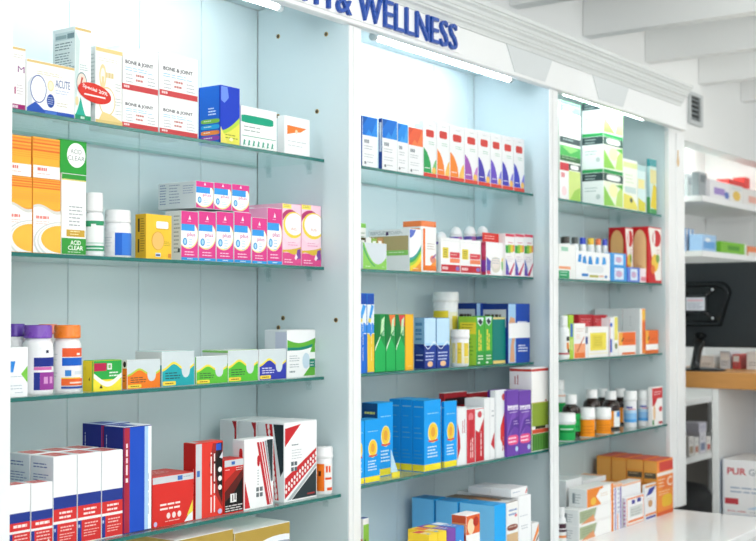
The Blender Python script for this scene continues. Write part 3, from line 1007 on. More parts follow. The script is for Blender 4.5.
for i in range(3):
    d = rowd[i]
    carton('tall white, navy and red carton, standing behind the %s front one' % ORD[i], s4, 0, 0, 0, x0=d[0] - .0006, x1=d[1] + .0006, zt=d[5], dep=dp * .98, dy=dp + .003, col='#f3f4f5', lcol='#dde2e8', F=PAIN, L=PL if i == 0 else [], flap=True, T_=PT, group='white navy and red cartons, tall, behind')
PA2 = [R('#263a8d', 0, .46, 1, .60), R('#d63433', 0, .0, 1, .46), R('#efe9e8', 0, .31, 1, .345), R('#263a8d', 0, .0, .16, .31), N('#fbe3e0', .2, .85, .43, 1, .08, .7), N('#f3c3bd', .25, .9, .28, 3, .05, .5), G('#f3e6e4', (.62, .02), (.80, .16), (.86, .13), (.97, .02))]
sh_ = rowd[0][0]
z5 = at_y(31, 485, s4.y - .03)[2]
for i, (a, b) in enumerate(((9, 30.6), (31, 53))):
    carton('short white, navy and red carton, ' + ['beside the white stile' if i == 0 else 'beside the tall ones'][0], s4, a, b, 486.5 - 2 * i, dep=.045, col='#f3f4f5', F=PA2, flap=True, T_=PT, group='white navy and red cartons, short', x1=min(at_y(b, 485, s4.y)[0], sh_ - .001))
TALLN = [R('#1f4fc0', 0, 0, 1, 1), R('#a8293d', 0, 0, .20, 1), N('#f0dadd', .55, .92, .13, 1, .08, 1.1, rot=True), R('#f0e6e6', .06, .48, .14, .52), R('#a9cdee', .74, 0, .87, 1), R('#f2f5f7', .87, 0, 1, 1), N('#9fb2cc', .15, .62, .9, 1, .05, .6, rot=True)]
TL = [N('#c8d0ea', .72, .95, .16, 1, .05, .7, rot=True), R('#b7324a', .955, .0, 1, 1)]
o, d = carton('tall navy carton with a red spine and a pale blue edge, in front', s4, 124, 151.8, 427.5, xl=103.4, col='#1d2f86', lcol='#1c2c80', tcol='#e8edf4', F=TALLN, L=TL, flap=True, T_=[R('#2a409c', .1, .1, .6, .9)], group='tall navy cartons')
carton('tall navy carton with a red spine, tucked behind the other', s4, 0, 0, 0, x0=d[0] - .0006, x1=d[1] + .0006, zt=d[5] + .002, dep=(d[3] - d[2]), dy=(d[3] - d[2]) + .004, col='#1d2f86', lcol='#1c2c80', tcol='#c7d3ea', F=TALLN, L=TL, flap=True, T_=[R('#2a409c', .1, .1, .6, .9)], group='tall navy cartons')
_, dR = carton('wide low red carton with a silver band and a yellow corner', s4, 152.2, 194, 478, col='#d7302a', tcol='#dd4a43', F=[
    R('#c9ced2', 0, .86, 1, 1), R('#3c6bb8', .60, .88, .72, .97), N('#8f9cab', .74, .95, .94, 1, .05), N('#fae4df', .18, .82, .45, 2, .085, .6), E('#f4dcd8', .38, .20, .045, .06), E('#f4dcd8', .51, .20, .045, .06), E('#f4dcd8', .64, .20, .045, .06), N('#f0c6c0', .3, .72, .1, 1, .05), G('#e9edf0', (.76, .02), (.97, .02), (.97, .2), (.88, .16)), G('#ead94c', (.82, .12), (.97, .44), (.97, .2)), E('#c3b7dc', .07, .07, .04, .05)], flap=True, T_=[R('#c63a34', .0, .42, 1, .47), N('#f0c4bf', .1, .9, .8, 3, .16)], dep=.10)
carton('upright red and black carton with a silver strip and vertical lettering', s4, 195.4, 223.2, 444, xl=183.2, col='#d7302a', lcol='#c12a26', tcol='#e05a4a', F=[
    R('#e03a2e', .22, 0, 1, 1), G('#9c2622', (.62, .98), (.98, .98), (.98, .1), (.72, .3), (.5, .7)), G('#3a1715', (.80, .98), (.98, .98), (.98, .16), (.84, .3), (.66, .75)), G('#141112', (.84, .88), (.98, .80), (.98, .28), (.88, .38), (.74, .7)), R('#c9ced2', 0, 0, .22, 1), R('#3c6bb8', .05, .56, .15, .64), R('#2a56c0', .74, .88, .92, .97), G('#d9dee6', (.86, .78), (.98, .86), (.98, .76)), N('#fbe9e6', .06, .9, .70, 2, .12, .5, rot=True),
    E('#f0ecea', .88, .62, .07, .035), E('#f0ecea', .88, .50, .07, .035), E('#f0ecea', .88, .38, .07, .035), E('#c3b7dc', .88, .06, .08, .035)], L=[N('#f5cfc9', .15, .75, .86, 3, .14, .35, rot=True)], flap=True, T_=[R('#cfd3d6', .0, .1, .2, .9)])
carton('red and black carton with a silver band, behind the upright one', s4, 224.2, 243.8, 460.5, dep=.05, col='#d7302a', F=[
    G('#0f0d0e', (.02, .02), (.97, .02), (.97, .75), (.6, .5), (.02, .25)), G('#5a1a17', (.02, .22), (.02, .42), (.97, .86), (.97, .66), (.5, .38)), G('#a8281f', (.02, .40), (.02, .60), (.80, .86), (.97, .86), (.97, .8)), R('#c9ced2', 0, .87, 1, 1), R('#3c6bb8', .36, .90, .54, .96), N('#f3d7d3', .05, .3, .82, 1, .05), N('#f3d7d3', .6, .95, .84, 2, .04), R('#e9e9e8', .30, .20, .62, .36), R('#2b2526', .40, .22, .45, .34), R('#2b2526', .52, .24, .57, .36), N('#d9d4d3', .05, .95, .15, 3, .045, .6)], flap=True)
DOT = lambda f, n, hw: [E('#f6e9e8', f(i / (n - 1))[0], f(i / (n - 1))[1], hw, hw * .9, 0, 8) for i in range(n)]
carton('white carton with slanting red stripes and a charcoal wedge', s4, 244.2, 273.6, 440.5, xl=232.5, col='#f3f4f5', lcol='#e2e6ea', F=[
    G('#c9282f', (.02, .02), (.02, .42), (.20, .02)), G('#be2a33', (.42, .95), (.50, .95), (.88, .02), (.78, .02)), G('#cf4a50', (.52, .95), (.58, .95), (.93, .02), (.90, .02)), G('#c23a40', (.61, .95), (.66, .95), (.97, .10), (.96, .02)), G('#27363a', (.76, .97), (.97, .97), (.97, .36), (.93, .36)), G('#9aa4a8', (.68, .96), (.75, .96), (.93, .34), (.90, .36)),
    RR('#c2262d', .43, .60, .52, .76, .4), N('#8d9499', .44, .5, .55, 6, .04, .5), R('#6b7377', .40, .16, .62, .30), R('#f1f2f3', .49, .16, .52, .30), R('#f1f2f3', .40, .22, .62, .24)], L=[RR('#c2262d', .55, .62, .85, .88, .3)], flap=True)
BL = lambda: [G('#c9252c', (.30, .98), (.55, .98), (.80, .02), (.66, .02)), G('#27343a', (.60, .98), (.97, .98), (.97, .40), (.86, .32))] + DOT(lambda t: (.42 + .30 * t, .95 - .88 * t), 13, .045)
o, d = carton('big white carton with a dotted red diagonal and a charcoal corner', s4, 284.2, 317, 423.5, xl=257, col='#f4f5f6', lcol='#e6eaed', F=[
    G('#c9252c', (.02, .70), (.02, .93), (.50, .97)), G('#c9252c', (.02, .04), (.02, .30), (.98, .64), (.98, .46)), G('#2a363a', (.22, .02), (.98, .02), (.98, .38)), G('#aeb6b9', (.08, .02), (.20, .02), (.98, .40), (.98, .44)), N('#7d868c', .22, .5, .72, 1, .05), N('#c2c8cc', .22, .55, .65, 4, .035, .4), R('#59636a', .20, .38, .38, .50), R('#f4f5f6', .28, .38, .30, .50), R('#f4f5f6', .20, .43, .38, .45), R('#b03a3a', .7, .05, .92, .07)]
    + DOT(lambda t: (.05 + .9 * t, .13 + .37 * t), 12, .03) + DOT(lambda t: (.05 + .9 * t, .20 + .37 * t), 12, .03), L=BL(), flap=True)
dd = d
for i, (a, lab) in enumerate(((237.5, 'white carton with a red corner, directly behind the dotted one'), (219.5, 'white carton with a red corner, furthest back against the boards'))):
    Y1 = at_x(a, 421, d[0])[1]
    carton(lab, s4, 0, 0, 0, x0=d[0] - .0006, x1=d[1] + .0006, zt=d[5] - .001, dep=Y1 - dd[3] - .003, dy=dd[3] + .002 - s4.y, col='#f2f3f4', lcol='#e3e7ea', L=[R('#b3262d', .86, .55, .97, .97), G('#b3262d', (.72, .99), (.98, .99), (.9, .86))], flap=True, group='white cartons with a red corner')
    dd = (d[0], d[1], dd[3] + .002, Y1, d[4], d[5])
bottle('white tub with a snap lid and an orange label, at the shelf end', s4, 315.6, 332.4, 446.5, 458, lid=True, dy=-.008, marks=[('#f47a1f', -60, 2, .10, .86), ('#5c2a12', -40, -20, .52, .66), ('#f5f2ef', 4, 70, .08, .86), ('#e8552b', 12, 26, .62, .80), ('#e8552b', 32, 46, .62, .80), ('#e8552b', 8, 55, .42, .48), ('#e8552b', 20, 60, .12, .2)], name='lidded_tub', cat='tub')

# ---- below the lowest shelf, on the worktop
wk = Sh(CT, 2.03)
for i, (a, b, yt) in enumerate(((176, 233.3, 541), (234.5, 290, 533.5))):
    o, d = carton(['gold and white carton under the lowest shelf, lower of the two', 'gold and white carton under the lowest shelf, set beside the side panel'][i], wk, a, b, yt, dep=.17, col='#f3f3f0', fcol='#b5994a', F=[R('#b39645', 0, .0, 1, 1), E('#e9edf2', .8, .80, .5, .11), E('#9aa6b4', .8, .78, .45, .08), E('#f2f3f2', .8, .74, .42, .06)], lcol='#c7ac5c', flap=True, T_=[R('#f4f4f1', .03, .03, .97, .97), R('#c3a858', 0, .9, 1, 1)], group='gold and white cartons')
# ================================================================== MIDDLE BAY
m1, m2, m3, m4 = S[2, 1], S[2, 2], S[2, 3], S[2, 4]


def tablet(c1, c2, dark):
    return [R(c1, 0, .62, 1, 1), G(c2, (.55, .62), (.98, .98), (.98, .62)), G(c2, (.2, .62), (.42, .75), (.7, .62)), G(dark, (.02, .98), (.02, .80), (.35, .98)), N('#8a9299', .12, .50, .54, 1, 0.080, 1.2), N('#b3b9be', .12, .8, .42, 2, .05), N('#c0c5c9', .12, .9, .26, 2, .05), R('#6c737a', .12, .06, .24, .11), N('#a9afb5', .3, .7, .11, 1, .05)]


carton('white carton with a blue top third, next to the wide white stile', m1, 362.3, 377.6, 115, xl=360, col='#f0f2f3', lcol='#2050a8', F=tablet('#2277d6', '#2f8ee6', '#1a5fb8'), group='white tablet cartons with a blue top')
carton('white carton with a blue top third and a dark blue side', m1, 382.2, 397.3, 117.8, xl=378.2, col='#f0f2f3', lcol='#1e3f8e', F=tablet('#1f74d4', '#3490e4', '#1a5fb8'), L=[R('#cfd8e6', .3, .35, .8, .92)], group='white tablet cartons with a blue top')
carton('narrow white carton with a light blue top third', m1, 397.6, 408, 122.5, col='#f0f2f3', F=tablet('#2a8de4', '#46a2ee', '#2277d6'), group='white tablet cartons with a blue top', dep=.06)
carton('white carton with an orange-red top third', m1, 408.4, 423, 126.3, col='#f0f2f3', F=tablet('#ea6544', '#f4824f', '#d9553c'), dep=.06)


def vit(c, c2='#f2a33b'):
    leaf = [(0.02, .08), (.02, .52), (.10, .50), (.26, .45), (.42, .36), (.54, .25), (.60, .12), (.60, .08)]
    return [RR('#d4473f', .20, .72, .80, .85, .2), N('#c2c7cb', .4, .7, .93, 1, .03), N('#a7cdb9', .4, .85, .64, 2, .035, .5), ('g', c, leaf), G(c2, (.62, .08), (.72, .20), (.86, .30), (.98, .34), (.98, .08)), E('#f3c163', .80, .13, .15, .06), R('#df4a3e', 0, 0, 1, .075), N('#f3f0f5', .1, .5, .17, 1, .05, .4)]


vc = [('#2f9e57', 'green'), ('#f2873a', 'orange'), ('#f28a35', 'second orange'), ('#a45ab8', 'purple'), ('#4a3fae', 'first indigo'), ('#6a4fc0', 'violet'), ('#4540b5', 'second indigo'), ('#4048ba', 'last indigo')]
ve = [423.2, 436.8, 449.8, 464.4, 478, 490.4, 502, 513.6, 524.6]
vy = [120, 121.5, 125, 127.5, 130, 132.5, 135, 137]
for i, (c, n) in enumerate(vc):
    carton('slim white vitamin carton with a red tab and the %s leaf' % n, m1, ve[i], ve[i + 1] - .2, vy[i], col='#f2f3f4', lcol='#e6e9ec', F=vit(c, ['#7cc07a', '#f6bf5c', '#f6bf5c', '#d08ad0', '#8a86d8', '#8a86d8', '#8a86d8', '#8a86d8'][i]), dep=.085, xl=419 if i == 0 else None, group='slim vitamin cartons with leaf prints')

# ---- second shelf
carton('sliver of a white and green carton by the stile', m2, 358, 366, 222.5, dy=.09, col='#eef1ee', F=[R('#84c95a', 0, .9, 1, 1), N('#9db59d', .2, .9, .8, 6, .08)], dep=.06)
tr = empty('display_tray', (0, 0, 0), 'low white counter tray with a green swoop, holding small cartons', 'tray')
x0, x1 = at_y(362.8, 245, m2.y)[0], at_y(386.6, 245, m2.y)[0]
zt = at_y(362.8, 242, m2.y)[2]
tr.location = ((x0 + x1) / 2, m2.y, m2.z)
W_ = paper('#eff2f2')


def tp(nm, *b, ops=None):
    q = MB(); q.box(*b, W_, .0004)
    if ops:
        printing(q, 'F', b, ops)
    o = q.build(nm, loc=tuple(tr.location)); o.parent = tr; o.location = (0, 0, 0)


zb = m2.z + .0004
tp('front_wall', x0, x1, m2.y, m2.y + .0012, zb, zt, ops=[R('#d4dde3', .0, 0, 1, 1), curve_under('#8fcf5e', lambda u: .20 + 2.4 * (u - .62) ** 2 * (1 if u < .62 else .9), 0, 1, 0), curve_under('#3fa46a', lambda u: .12 + 2.2 * (u - .62) ** 2 * (1 if u < .62 else .9), 0, .5, 0), curve_under('#8fcf5e', lambda u: .08 + 1.9 * (u - .62) ** 2, 0, 1, 0), N('#f1f7ee', .1, .4, .12, 1, .05), N('#f1f7ee', .8, .97, .12, 1, .05)])
tp('back_wall', x0, x1, m2.y + .0788, m2.y + .08, zb, zt)
tp('side_wall', x0, x0 + .0012, m2.y + .0013, m2.y + .0787, zb, zt)
tp('side_wall', x1 - .0012, x1, m2.y + .0013, m2.y + .0787, zb, zt)
tp('tray_floor', x0 + .0013, x1 - .0013, m2.y + .0013, m2.y + .0787, zb, zb + .001)
for i, (c, n) in enumerate((('#4e4a2a', 'olive'), ('#e9ecea', 'white'), ('#8fb84a', 'green'), ('#b98a5a', 'tan'))):
    w = (x1 - x0 - .006) / 4
    a = x0 + .003 + w * i
    carton('small %s carton standing in the swoop tray' % n, m2, 0, 0, 0, x0=a, x1=a + w - .0005, zt=zt + .014 + .002 * (i % 2), dep=.05, dy=.012, z0=zb + .0012, col=c, F=[R('#eef1ec', .2, .8, .8, .92)], group='small cartons in the swoop tray')
carton('open white display carton with a rainbow swoop on its front and a cut-out side', m2, 409.4, 421.3, 228.5, xl=368.5, col='#f4f5f5', lcol='#eef1f1', F=[
    G('#5a6fc4', (.02, .98), (.55, .98), (.35, .85), (.1, .78), (.02, .8)), curve_under('#3fa0a0', lambda u: .30 + .32 * u * u + .02, 0, 1, 0), curve_under('#45a65a', lambda u: .26 + .32 * u * u, 0, 1, 0), curve_under('#a8cf45', lambda u: .20 + .31 * u * u, 0, 1, 0), curve_under('#f1d63c', lambda u: .13 + .31 * u * u, 0, 1, 0), curve_under('#f0983a', lambda u: .03 + .25 * u * u, .2, 1, 0), N('#f6efe0', .3, .8, .08, 1, .05)],
    L=[N('#9fabb0', .04, .98, .955, 3, .03, .55), R('#45285c', .43, .86, .49, .94), R('#b9a878', .02, .50, .97, .84), R('#6f6a3a', .02, .55, .10, .80), R('#8cb653', .14, .55, .22, .82), R('#dfe6d8', .10, .55, .145, .82), R('#c79a62', .24, .6, .38, .82), R('#b7a777', .42, .5, .97, .83), R('#8fd06a', .42, .38, .97, .50), N('#e5f3dc', .5, .9, .46, 1, .06)])
# square-shouldered tub
tx0, tx1 = at_y(422, 240, m2.y)[0], at_y(437, 240, m2.y)[0]
tz1 = at_y(422, 226, m2.y)[2]
tzl = at_y(422, 220.5, m2.y)[2]
tub = empty('powder_tub', ((tx0 + tx1) / 2, m2.y + .04, m2.z), 'squarish white tub with a flat orange lid', 'tub')


def rounded(mb, x0, x1, y0, y1, z0, z1, r, mat):
    pts = []
    for ax, ay, st in ((x1 - r, y0 + r, -90), (x1 - r, y1 - r, 0), (x0 + r, y1 - r, 90), (x0 + r, y0 + r, 180)):
        for i in range(7):
            t = radians(st + 15 * i)
            pts.append((ax + r * cos(t), ay + r * sin(t)))
    n = len(pts)
    v = [(x, y, z0) for x, y in pts] + [(x, y, z1) for x, y in pts]
    f = [tuple(reversed(range(n))), tuple(range(n, 2 * n))] + [(i, (i + 1) % n, (i + 1) % n + n, i + n) for i in range(n)]
    mb.add(v, f, mat)


tdep = .075
q = MB(); rounded(q, tx0 + .001, tx1 - .001, m2.y, m2.y + tdep, m2.z + .0004, tz1 - .0004, .008, plastic('#f3f3f2'))
dq = (tx0 + .009, tx1 - .009, m2.y, m2.y + tdep, m2.z, tz1)
o = q.build('body', loc=tuple(tub.location)); o.parent = tub; o.location = (0, 0, 0)
q = MB()
q.add([(dq[0] - .004, m2.y - .0004, m2.z + .004), (dq[1] + .004, m2.y - .0004, m2.z + .004), (dq[1] + .004, m2.y - .0004, tz1 - .006), (dq[0] - .004, m2.y - .0004, tz1 - .006)], [(0, 1, 2, 3)], paper('#f4f3f1'))
printing(q, 'F', (dq[0] - .004, dq[1] + .004, m2.y - .0005, m2.y + .01, m2.z + .004, tz1 - .006), [R('#ef7a2e', 0, 0, .16, 1), R('#ef7a2e', 0, 0, 1, .13), G('#f29a45', (.55, .13), (.98, .30), (.98, .13)), E('#e08c74', .72, .28, .2, .09), G('#8a4a9a', (.55, .26), (.95, .42), (.95, .36)), N('#c5b8b0', .3, .9, .65, 3, .06)])
q.add([(tx0 + .0004, m2.y + .008, m2.z + .004), (tx0 + .0004, m2.y + tdep - .008, m2.z + .004), (tx0 + .0004, m2.y + tdep - .008, tz1 - .006), (tx0 + .0004, m2.y + .008, tz1 - .006)], [(3, 2, 1, 0)], paper('#f0843c'))
o = q.build('paper_label', loc=tuple(tub.location)); o.parent = tub; o.location = (0, 0, 0)
q = MB(); rounded(q, tx0 + .0003, tx1 - .0003, m2.y - .001, m2.y + tdep + .001, tz1, tzl, .009, plastic('#f07f3c'))
o = q.build('lid', loc=tuple(tub.location)); o.parent = tub; o.location = (0, 0, 0)
RW = [RR('#e8d44a', .08, .42, .38, .72, .1), N('#6a6231', .13, .34, .66, 4, .06, .5), RR('#d8434f', .46, .44, .98, .60, .1), R('#f08a62', .46, .30, .98, .42), N('#fbe6dc', .5, .9, .54, 1, .06), R('#c8303c', 0, .04, 1, .24), N('#f6dcdc', .06, .40, .18, 1, 0.090, 1.2), E('#8c76c0', .86, .14, .1, .06), N('#d4d8dc', .1, .95, .92, 1, .03)]
carton('white carton with a yellow patch and a red foot, beside the orange-lidded tub', m2, 441, 460, 237, col='#f5f5f5', F=RW, dep=.05, xl=438, group='white cartons with yellow patch and red foot')
carton('white carton with a yellow patch and a red foot, beside the rainbow carton', m2, 460.3, 480.8, 239.3, col='#f5f5f5', F=RW, dep=.05, group='white cartons with yellow patch and red foot')
for i, (px, yt) in enumerate(((441, 231.5), (455.8, 226.5), (469.7, 226), (482.3, 226))):
    bottle('white dome-capped bottle standing behind the yellow-patch cartons, ' + ORD[i] + ' from the tub', m2, px - 6.3, px + 6.3, yt, yt + 9, cap='#f4f4f6', body='#f2f2f5', dome=True, capr=.98, dy=.058, marks=[('#6f5bb5', -80, 80, .88, .96), ('#f0a03c' if i == 3 else '#b36fb0', 20, 80, .80, .95), ('#e7d9e8', -20, 20, .6, .8)], group='dome-capped bottles', name='roll_on_bottle', rib=False)
o, d = carton('white carton with a rainbow wreath and a red back card', m2, 486, 505, 241.5, xl=481, col='#f5f4f5', lcol='#c13a58', F=[
    G('#5b4fb0', (.02, .55), (.25, .42), (.22, .1), (.02, .12)), G('#d24a86', (.02, .05), (.02, .14), (.3, .04)), G('#5fb848', (.98, .5), (.80, .40), (.82, .15), (.98, .3)), G('#ecd23f', (.97, .58), (.82, .52), (.80, .42), (.97, .48)), E('#d9d6c8', .5, .32, .27, .24), E('#e7ded6', .5, .36, .2, .16), N('#aeb6c0', .3, .72, .52, 3, .07), E('#d8586a', .12, .08, .1, .06)],
    L=[R('#8a3aa0', 0, .1, 1, .45), R('#d84a70', .2, .55, .9, .9)])
hb = MB(); zhc = at_y(488, 232.3, m2.y)[2]
hd = (d[0] + .004, d[1] - .004, d[3] - .004, d[3] - .002, d[5], zhc)
hb.box(*hd, paper('#d8372f'), .0004); printing(hb, 'F', hd, [N('#f3c3bd', .1, .7, .7, 2, .25)])
h = hb.build('header_card', loc=tuple(o.location)); h.parent = o; h.location = (0, 0, 0); h['label'] = 'red header card'
TB = [R('#d9455f', 0, .93, 1, 1), N('#d0687a', .3, .9, .80, 2, .06), R('#3f9d4a', 0, .54, .28, .72), R('#8cc34a', .28, .54, .55, .74), R('#e5cf42', .55, .56, .8, .74), R('#ee9a5a', .8, .58, 1, .74), N('#c9bcc8', .15, .85, .46, 3, .05), G('#6a4fb0', (.02, .02), (.02, .26), (.40, .06), (.40, .02)), G('#c9456e', (.4, .02), (.4, .07), (.97, .34), (.97, .28), (.6, .02)), G('#3f63b8', (.02, .27), (.02, .42), (.35, .18), (.36, .09))]
for i, (a, b) in enumerate(((505.3, 514.6), (514.8, 524), (524.2, 534))):
    carton('slim pink-topped carton with a rainbow band, %s of three at the shelf end' % ORD[i], m2, a, b, 233.2 + i * .3, dy=-.011, col='#f5f1f2', F=TB, dep=.07, group='slim rainbow-band cartons', x1=min(at_y(b, 233, m2.y - .011)[0], 3.812))

# ---- third shelf
BT = lambda lo: [R('#3a8fe0', 0, 0, 1, 1), R('#1c4fae', 0, .86, 1, 1), R('#e8f1f8', 0, .60, 1, .86), G('#3f9fe8', (.1, .62), (.6, .86), (.95, .84), (.4, .62)), E('#e8d55a', .35, .66, .2, .03), E('#3f8fe6', .3, .56, .28, .07), E('#3f8fe6', .72, .56, .26, .07), R('#f3f4f2', .0, .36, 1, .5), R(lo, 0, 0, 1, .49), G('#3f8fe6', (.2, .52), (.5, .45), (.8, .52)), N('#f6f1d0', .15, .9, .62, 1, .08, .6, rot=True)]
carton('tall blue and white carton with a ribbon print, against the stile', m3, 357, 366.6, 293, col='#3a8fe0', F=BT('#1e6fd8'), dep=.09)
carton('tall blue and white carton with a ribbon print and a yellow foot', m3, 367, 374.2, 293.3, col='#3a8fe0', F=BT('#ecc93c'), dep=.09)
GG = lambda tip: [R('#1b8f45', 0, 0, 1, 1), R('#12783a', 0, .42, .5, 1)] + ([G(tip, (.3, .99), (.98, .99), (.98, .80), (.6, .74))] if tip else []) + [curve_under('#22b158', lambda u: .40 + .20 * (1 - abs(u - .5) * 2), 0, 1, 0), G('#bfe6b0', (.52, .64), (.62, .90), (.92, .96), (.80, .72)), G('#e9f5e4', (.02, .36), (.06, .44), (.5, .62), (.5, .60)), N('#d9f0dc', .62, .95, .85, 2, .12, .5, rot=True)]
for i, (a, b, t, n) in enumerate(((374.6, 385.6, None, 'plain green tip'), (385.9, 395.4, '#ec7a3a', 'orange tip'), (395.7, 405, '#d84a4a', 'red tip'))):
    carton('tall green sachet carton with a ' + n, m3, a, b, 314 + i * .2, col='#1b9a4a', F=GG(t), dep=.08, group='tall green sachet cartons')
carton('tall amber carton beside the green sachet cartons', m3, 405.2, 413.6, 314.2, col='#f5b321', lcol='#d89a1a', F=[R('#f7bb2a', .1, .02, .98, .98), N('#f9d98a', .3, .8, .08, 1, .04)], dep=.08)
NV = [R('#a9d6f4', 0, .45, 1, 1), R('#c2e2f7', .06, .5, .94, .98), curve_under('#1d3c97', lambda u: .40 + .07 * sin(6.3 * u + 2.6), 0, 1, 0), band('#e3eefa', lambda u: .44 + .06 * sin(6.3 * u + 2.6), lambda u: .465 + .07 * sin(6.3 * u + 2.6)), N('#c9d6f2', .12, .9, .32, 3, .065, .5), E('#f0c394', .5, .09, .22, .055), R('#162d7a', 0, 0, .05, .40)]
NL = [R('#7fb2da', 0, .48, 1, 1), R('#1a3384', 0, 0, 1, .48), N('#3f7fb8', .15, .8, .9, 2, .12, .7), N('#3f7fb8', .15, .8, .70, 2, .1, .6), N('#a9bfe6', .2, .9, .38, 3, .1, .3), curve_under('#274796', lambda u: .36 + .14 * (1 - u), 0, 1, .30)]
carton('pale blue and navy wave carton, beside the amber carton', m3, 424, 436, 317.5, xl=414, col='#1a3384', lcol='#7fb2da', F=NV, L=NL, group='pale blue and navy wave cartons')
carton('pale blue and navy wave carton, beside the small white tub', m3, 436.3, 449.6, 317.8, col='#1a3384', F=NV, dep=.07, group='pale blue and navy wave cartons')
bottle('tall white tub with a broad yellow label, rising behind the others', m3, 433.5, 458, 292, 302, lid=True, dy=.095, marks=[('#f0d93a', -88, 12, .15, .86), ('#b9a53a', -60, -10, .70, .72), ('#b9a53a', -60, -15, .62, .64), ('#b9a53a', -60, -10, .54, .56), ('#f3f1d8', 14, 70, .1, .84), ('#e8cf45', 30, 64, .52, .78), ('#d9c75a', 20, 60, .3, .44)], name='lidded_tub', cat='tub')
bottle('short white tub with patchy yellow labels, in front', m3, 451, 469, 329.5, 338.5, lid=True, dy=.002, marks=[('#f0e3a0', -60, -30, .12, .84), ('#e9cf4a', -18, 10, .10, .86), ('#f4f0d9', 12, 24, .1, .86), ('#e9cf4a', 26, 62, .35, .84), ('#eedf90', 26, 62, .1, .32), ('#9d8f3a', -12, 4, .6, .62), ('#9d8f3a', -12, 4, .48, .5)], name='lidded_tub', cat='tub')
GR = [R('#49ad3f', 0, 0, 1, 1), R('#2f9a44', 0, 0, 1, .28), G('#d9e6ec', (.1, .98), (.9, .98), (.8, .86), (.5, .80), (.2, .86)), G('#27333a', (.2, .90), (.5, .96), (.8, .88), (.5, .82)), N('#f0d84a', .30, .74, .62, 2, .22, .85, rot=True), N('#e3f1dc', .2, .85, .2, 2, .06, .6), E('#e7f2e6', .3, .05, .16, .02)]
carton('green carton with yellow vertical lettering and a lime side', m3, 476.2, 484.4, 316.5, xl=458, col='#49ad3f', lcol='#9ccb3f', tcol='#cfe07a', F=GR, L=[R('#e6d53a', .1, .64, .98, .88), N('#9a8f2a', .2, .9, .84, 3, .06), N('#5f9a35', .15, .9, .55, 5, .08, .4)], group='green cartons with yellow lettering')
carton('green carton with yellow vertical lettering, touching the plain teal carton', m3, 484.6, 492.4, 316, col='#49ad3f', tcol='#cfe07a', F=GR, dep=.05, group='green cartons with yellow lettering')
carton('plain dark teal carton with a straw yellow foot', m3, 492.8, 507.8, 317, col='#0f7d74', tcol='#d8c98a', F=[R('#0f7d74', 0, 0, 1, 1), R('#e5cf7a', 0, 0, 1, .075), R('#e0cc86', 0, .955, 1, 1)], dep=.024)
LG = [R('#2149a8', .34, 0, 1, 1), R('#9fc6e6', 0, 0, .34, 1), G('#d8a27c', (.06, .02), (.30, .02), (.26, .30), (.33, .45), (.20, .48), (.12, .30)), G('#d8a27c', (.02, .66), (.24, .68), (.30, .56), (.33, .55), (.30, .75), (.10, .78)), N('#e7edf8', .42, .9, .70, 1, .06, .7), N('#e7edf8', .45, .9, .30, 3, .045, .6)]
LL = [R('#1d3a86', 0, 0, 1, 1), R('#c8cfd6', .06, .60, .92, .90), N('#4f4438', .12, .82, .82, 1, 0.190, 1.2), N('#b07a4a', .5, .85, .68, 1, .05)]
o, d = carton('big navy carton with a bare leg picture and a blank white sticker', m3, 508, 529.8, 303.5, xl=481.5, dy=-.011, col='#1d3f96', lcol='#1d3a86', F=LG, L=LL)
sticker(o, d, 'white_sticker', 'F', [G('#f5f6f6', (.02, .42), (.0, .67), (.98, .68), (1.0, .42))], label='blank white rectangular sticker')
carton('big navy carton with a grey panel, standing behind the green cartons', m3, 476.5, 487, 303, xl=457, dy=.09, col='#1d3f96', lcol='#1d3a86', F=LG, L=LL)

# ---- lowest shelf
GB = [R('#12a0f2', 0, 0, 1, 1), R('#f8e52e', 0, 0, 1, .10), N('#8fd0f2', .2, .95, .82, 1, .03, .6), E('#f0e8a8', .52, .54, .30, .145), E('#f3cc3a', .52, .55, .26, .12), E('#e9a63a', .52, .55, .13, .07), band('#d9534a', lambda u: .405 + .05 * abs(u - .5), lambda u: .43 + .05 * abs(u - .5), .25, .80), N('#d6eefa', .2, .88, .35, 4, .045, .6)]
GBL = [R('#1090e4', 0, 0, 1, 1), R('#f0dc30', 0, 0, 1, .10), N('#79b9d8', .15, .9, .92, 1, .04, .6), N('#4fa3d6', .2, .8, .78, 1, .03, .5), N('#4fa3d6', .15, .85, .62, 3, .07, .3), N('#3f97d0', .15, .85, .3, 3, .05, .4)]
GBTOP = [R('#2a7fb8', .1, .1, .9, .9)]
carton('small bright blue carton with a yellow flower badge, beside the stile', m4, 354, 364.4, 422, col='#1f9be0', F=GB, dep=.05, group='bright blue flower-badge cartons, small', flap=True, tcol='#2d9fdd')
carton('small bright blue carton with a yellow flower badge, second from the stile', m4, 364.8, 380, 420.5, col='#1f9be0', F=GB, dep=.05, group='bright blue flower-badge cartons, small', flap=True, tcol='#2d9fdd')
o, d = carton('tall bright blue carton with a flower badge, rising behind the small ones', m4, 377.5, 393, 403.5, xl=361.5, dy=.053, col='#1f9be0', lcol='#1a4f86', F=GB, L=[N('#c9d84a', .15, .95, .90, 1, .07, .8), R('#174a80', .1, .80, .9, .92), N('#d7e07a', .2, .9, .88, 1, .06, .7)], flap=True, tcol='#2d9fdd')
wb = MB(); wx = at_y(394, 450, m4.y)[0]; wx2 = at_y(401, 450, m4.y)[0]; wz = at_y(394, 450, m4.y)[2]
wb.prism([(wx, m4.z + .0004), (wx2, m4.z + .0004), (wx2, m4.z + .012), (wx, wz)], m4.y + .01, m4.y + .012, paper('#bfe2f4'))
wb.prism([(wx, m4.z + .0004), (wx2 + .003, m4.z + .0004), (wx2 + .003, m4.z + .016), (wx, m4.z + .016)], m4.y + .006, m4.y + .0095, paper('#f1df3c'))
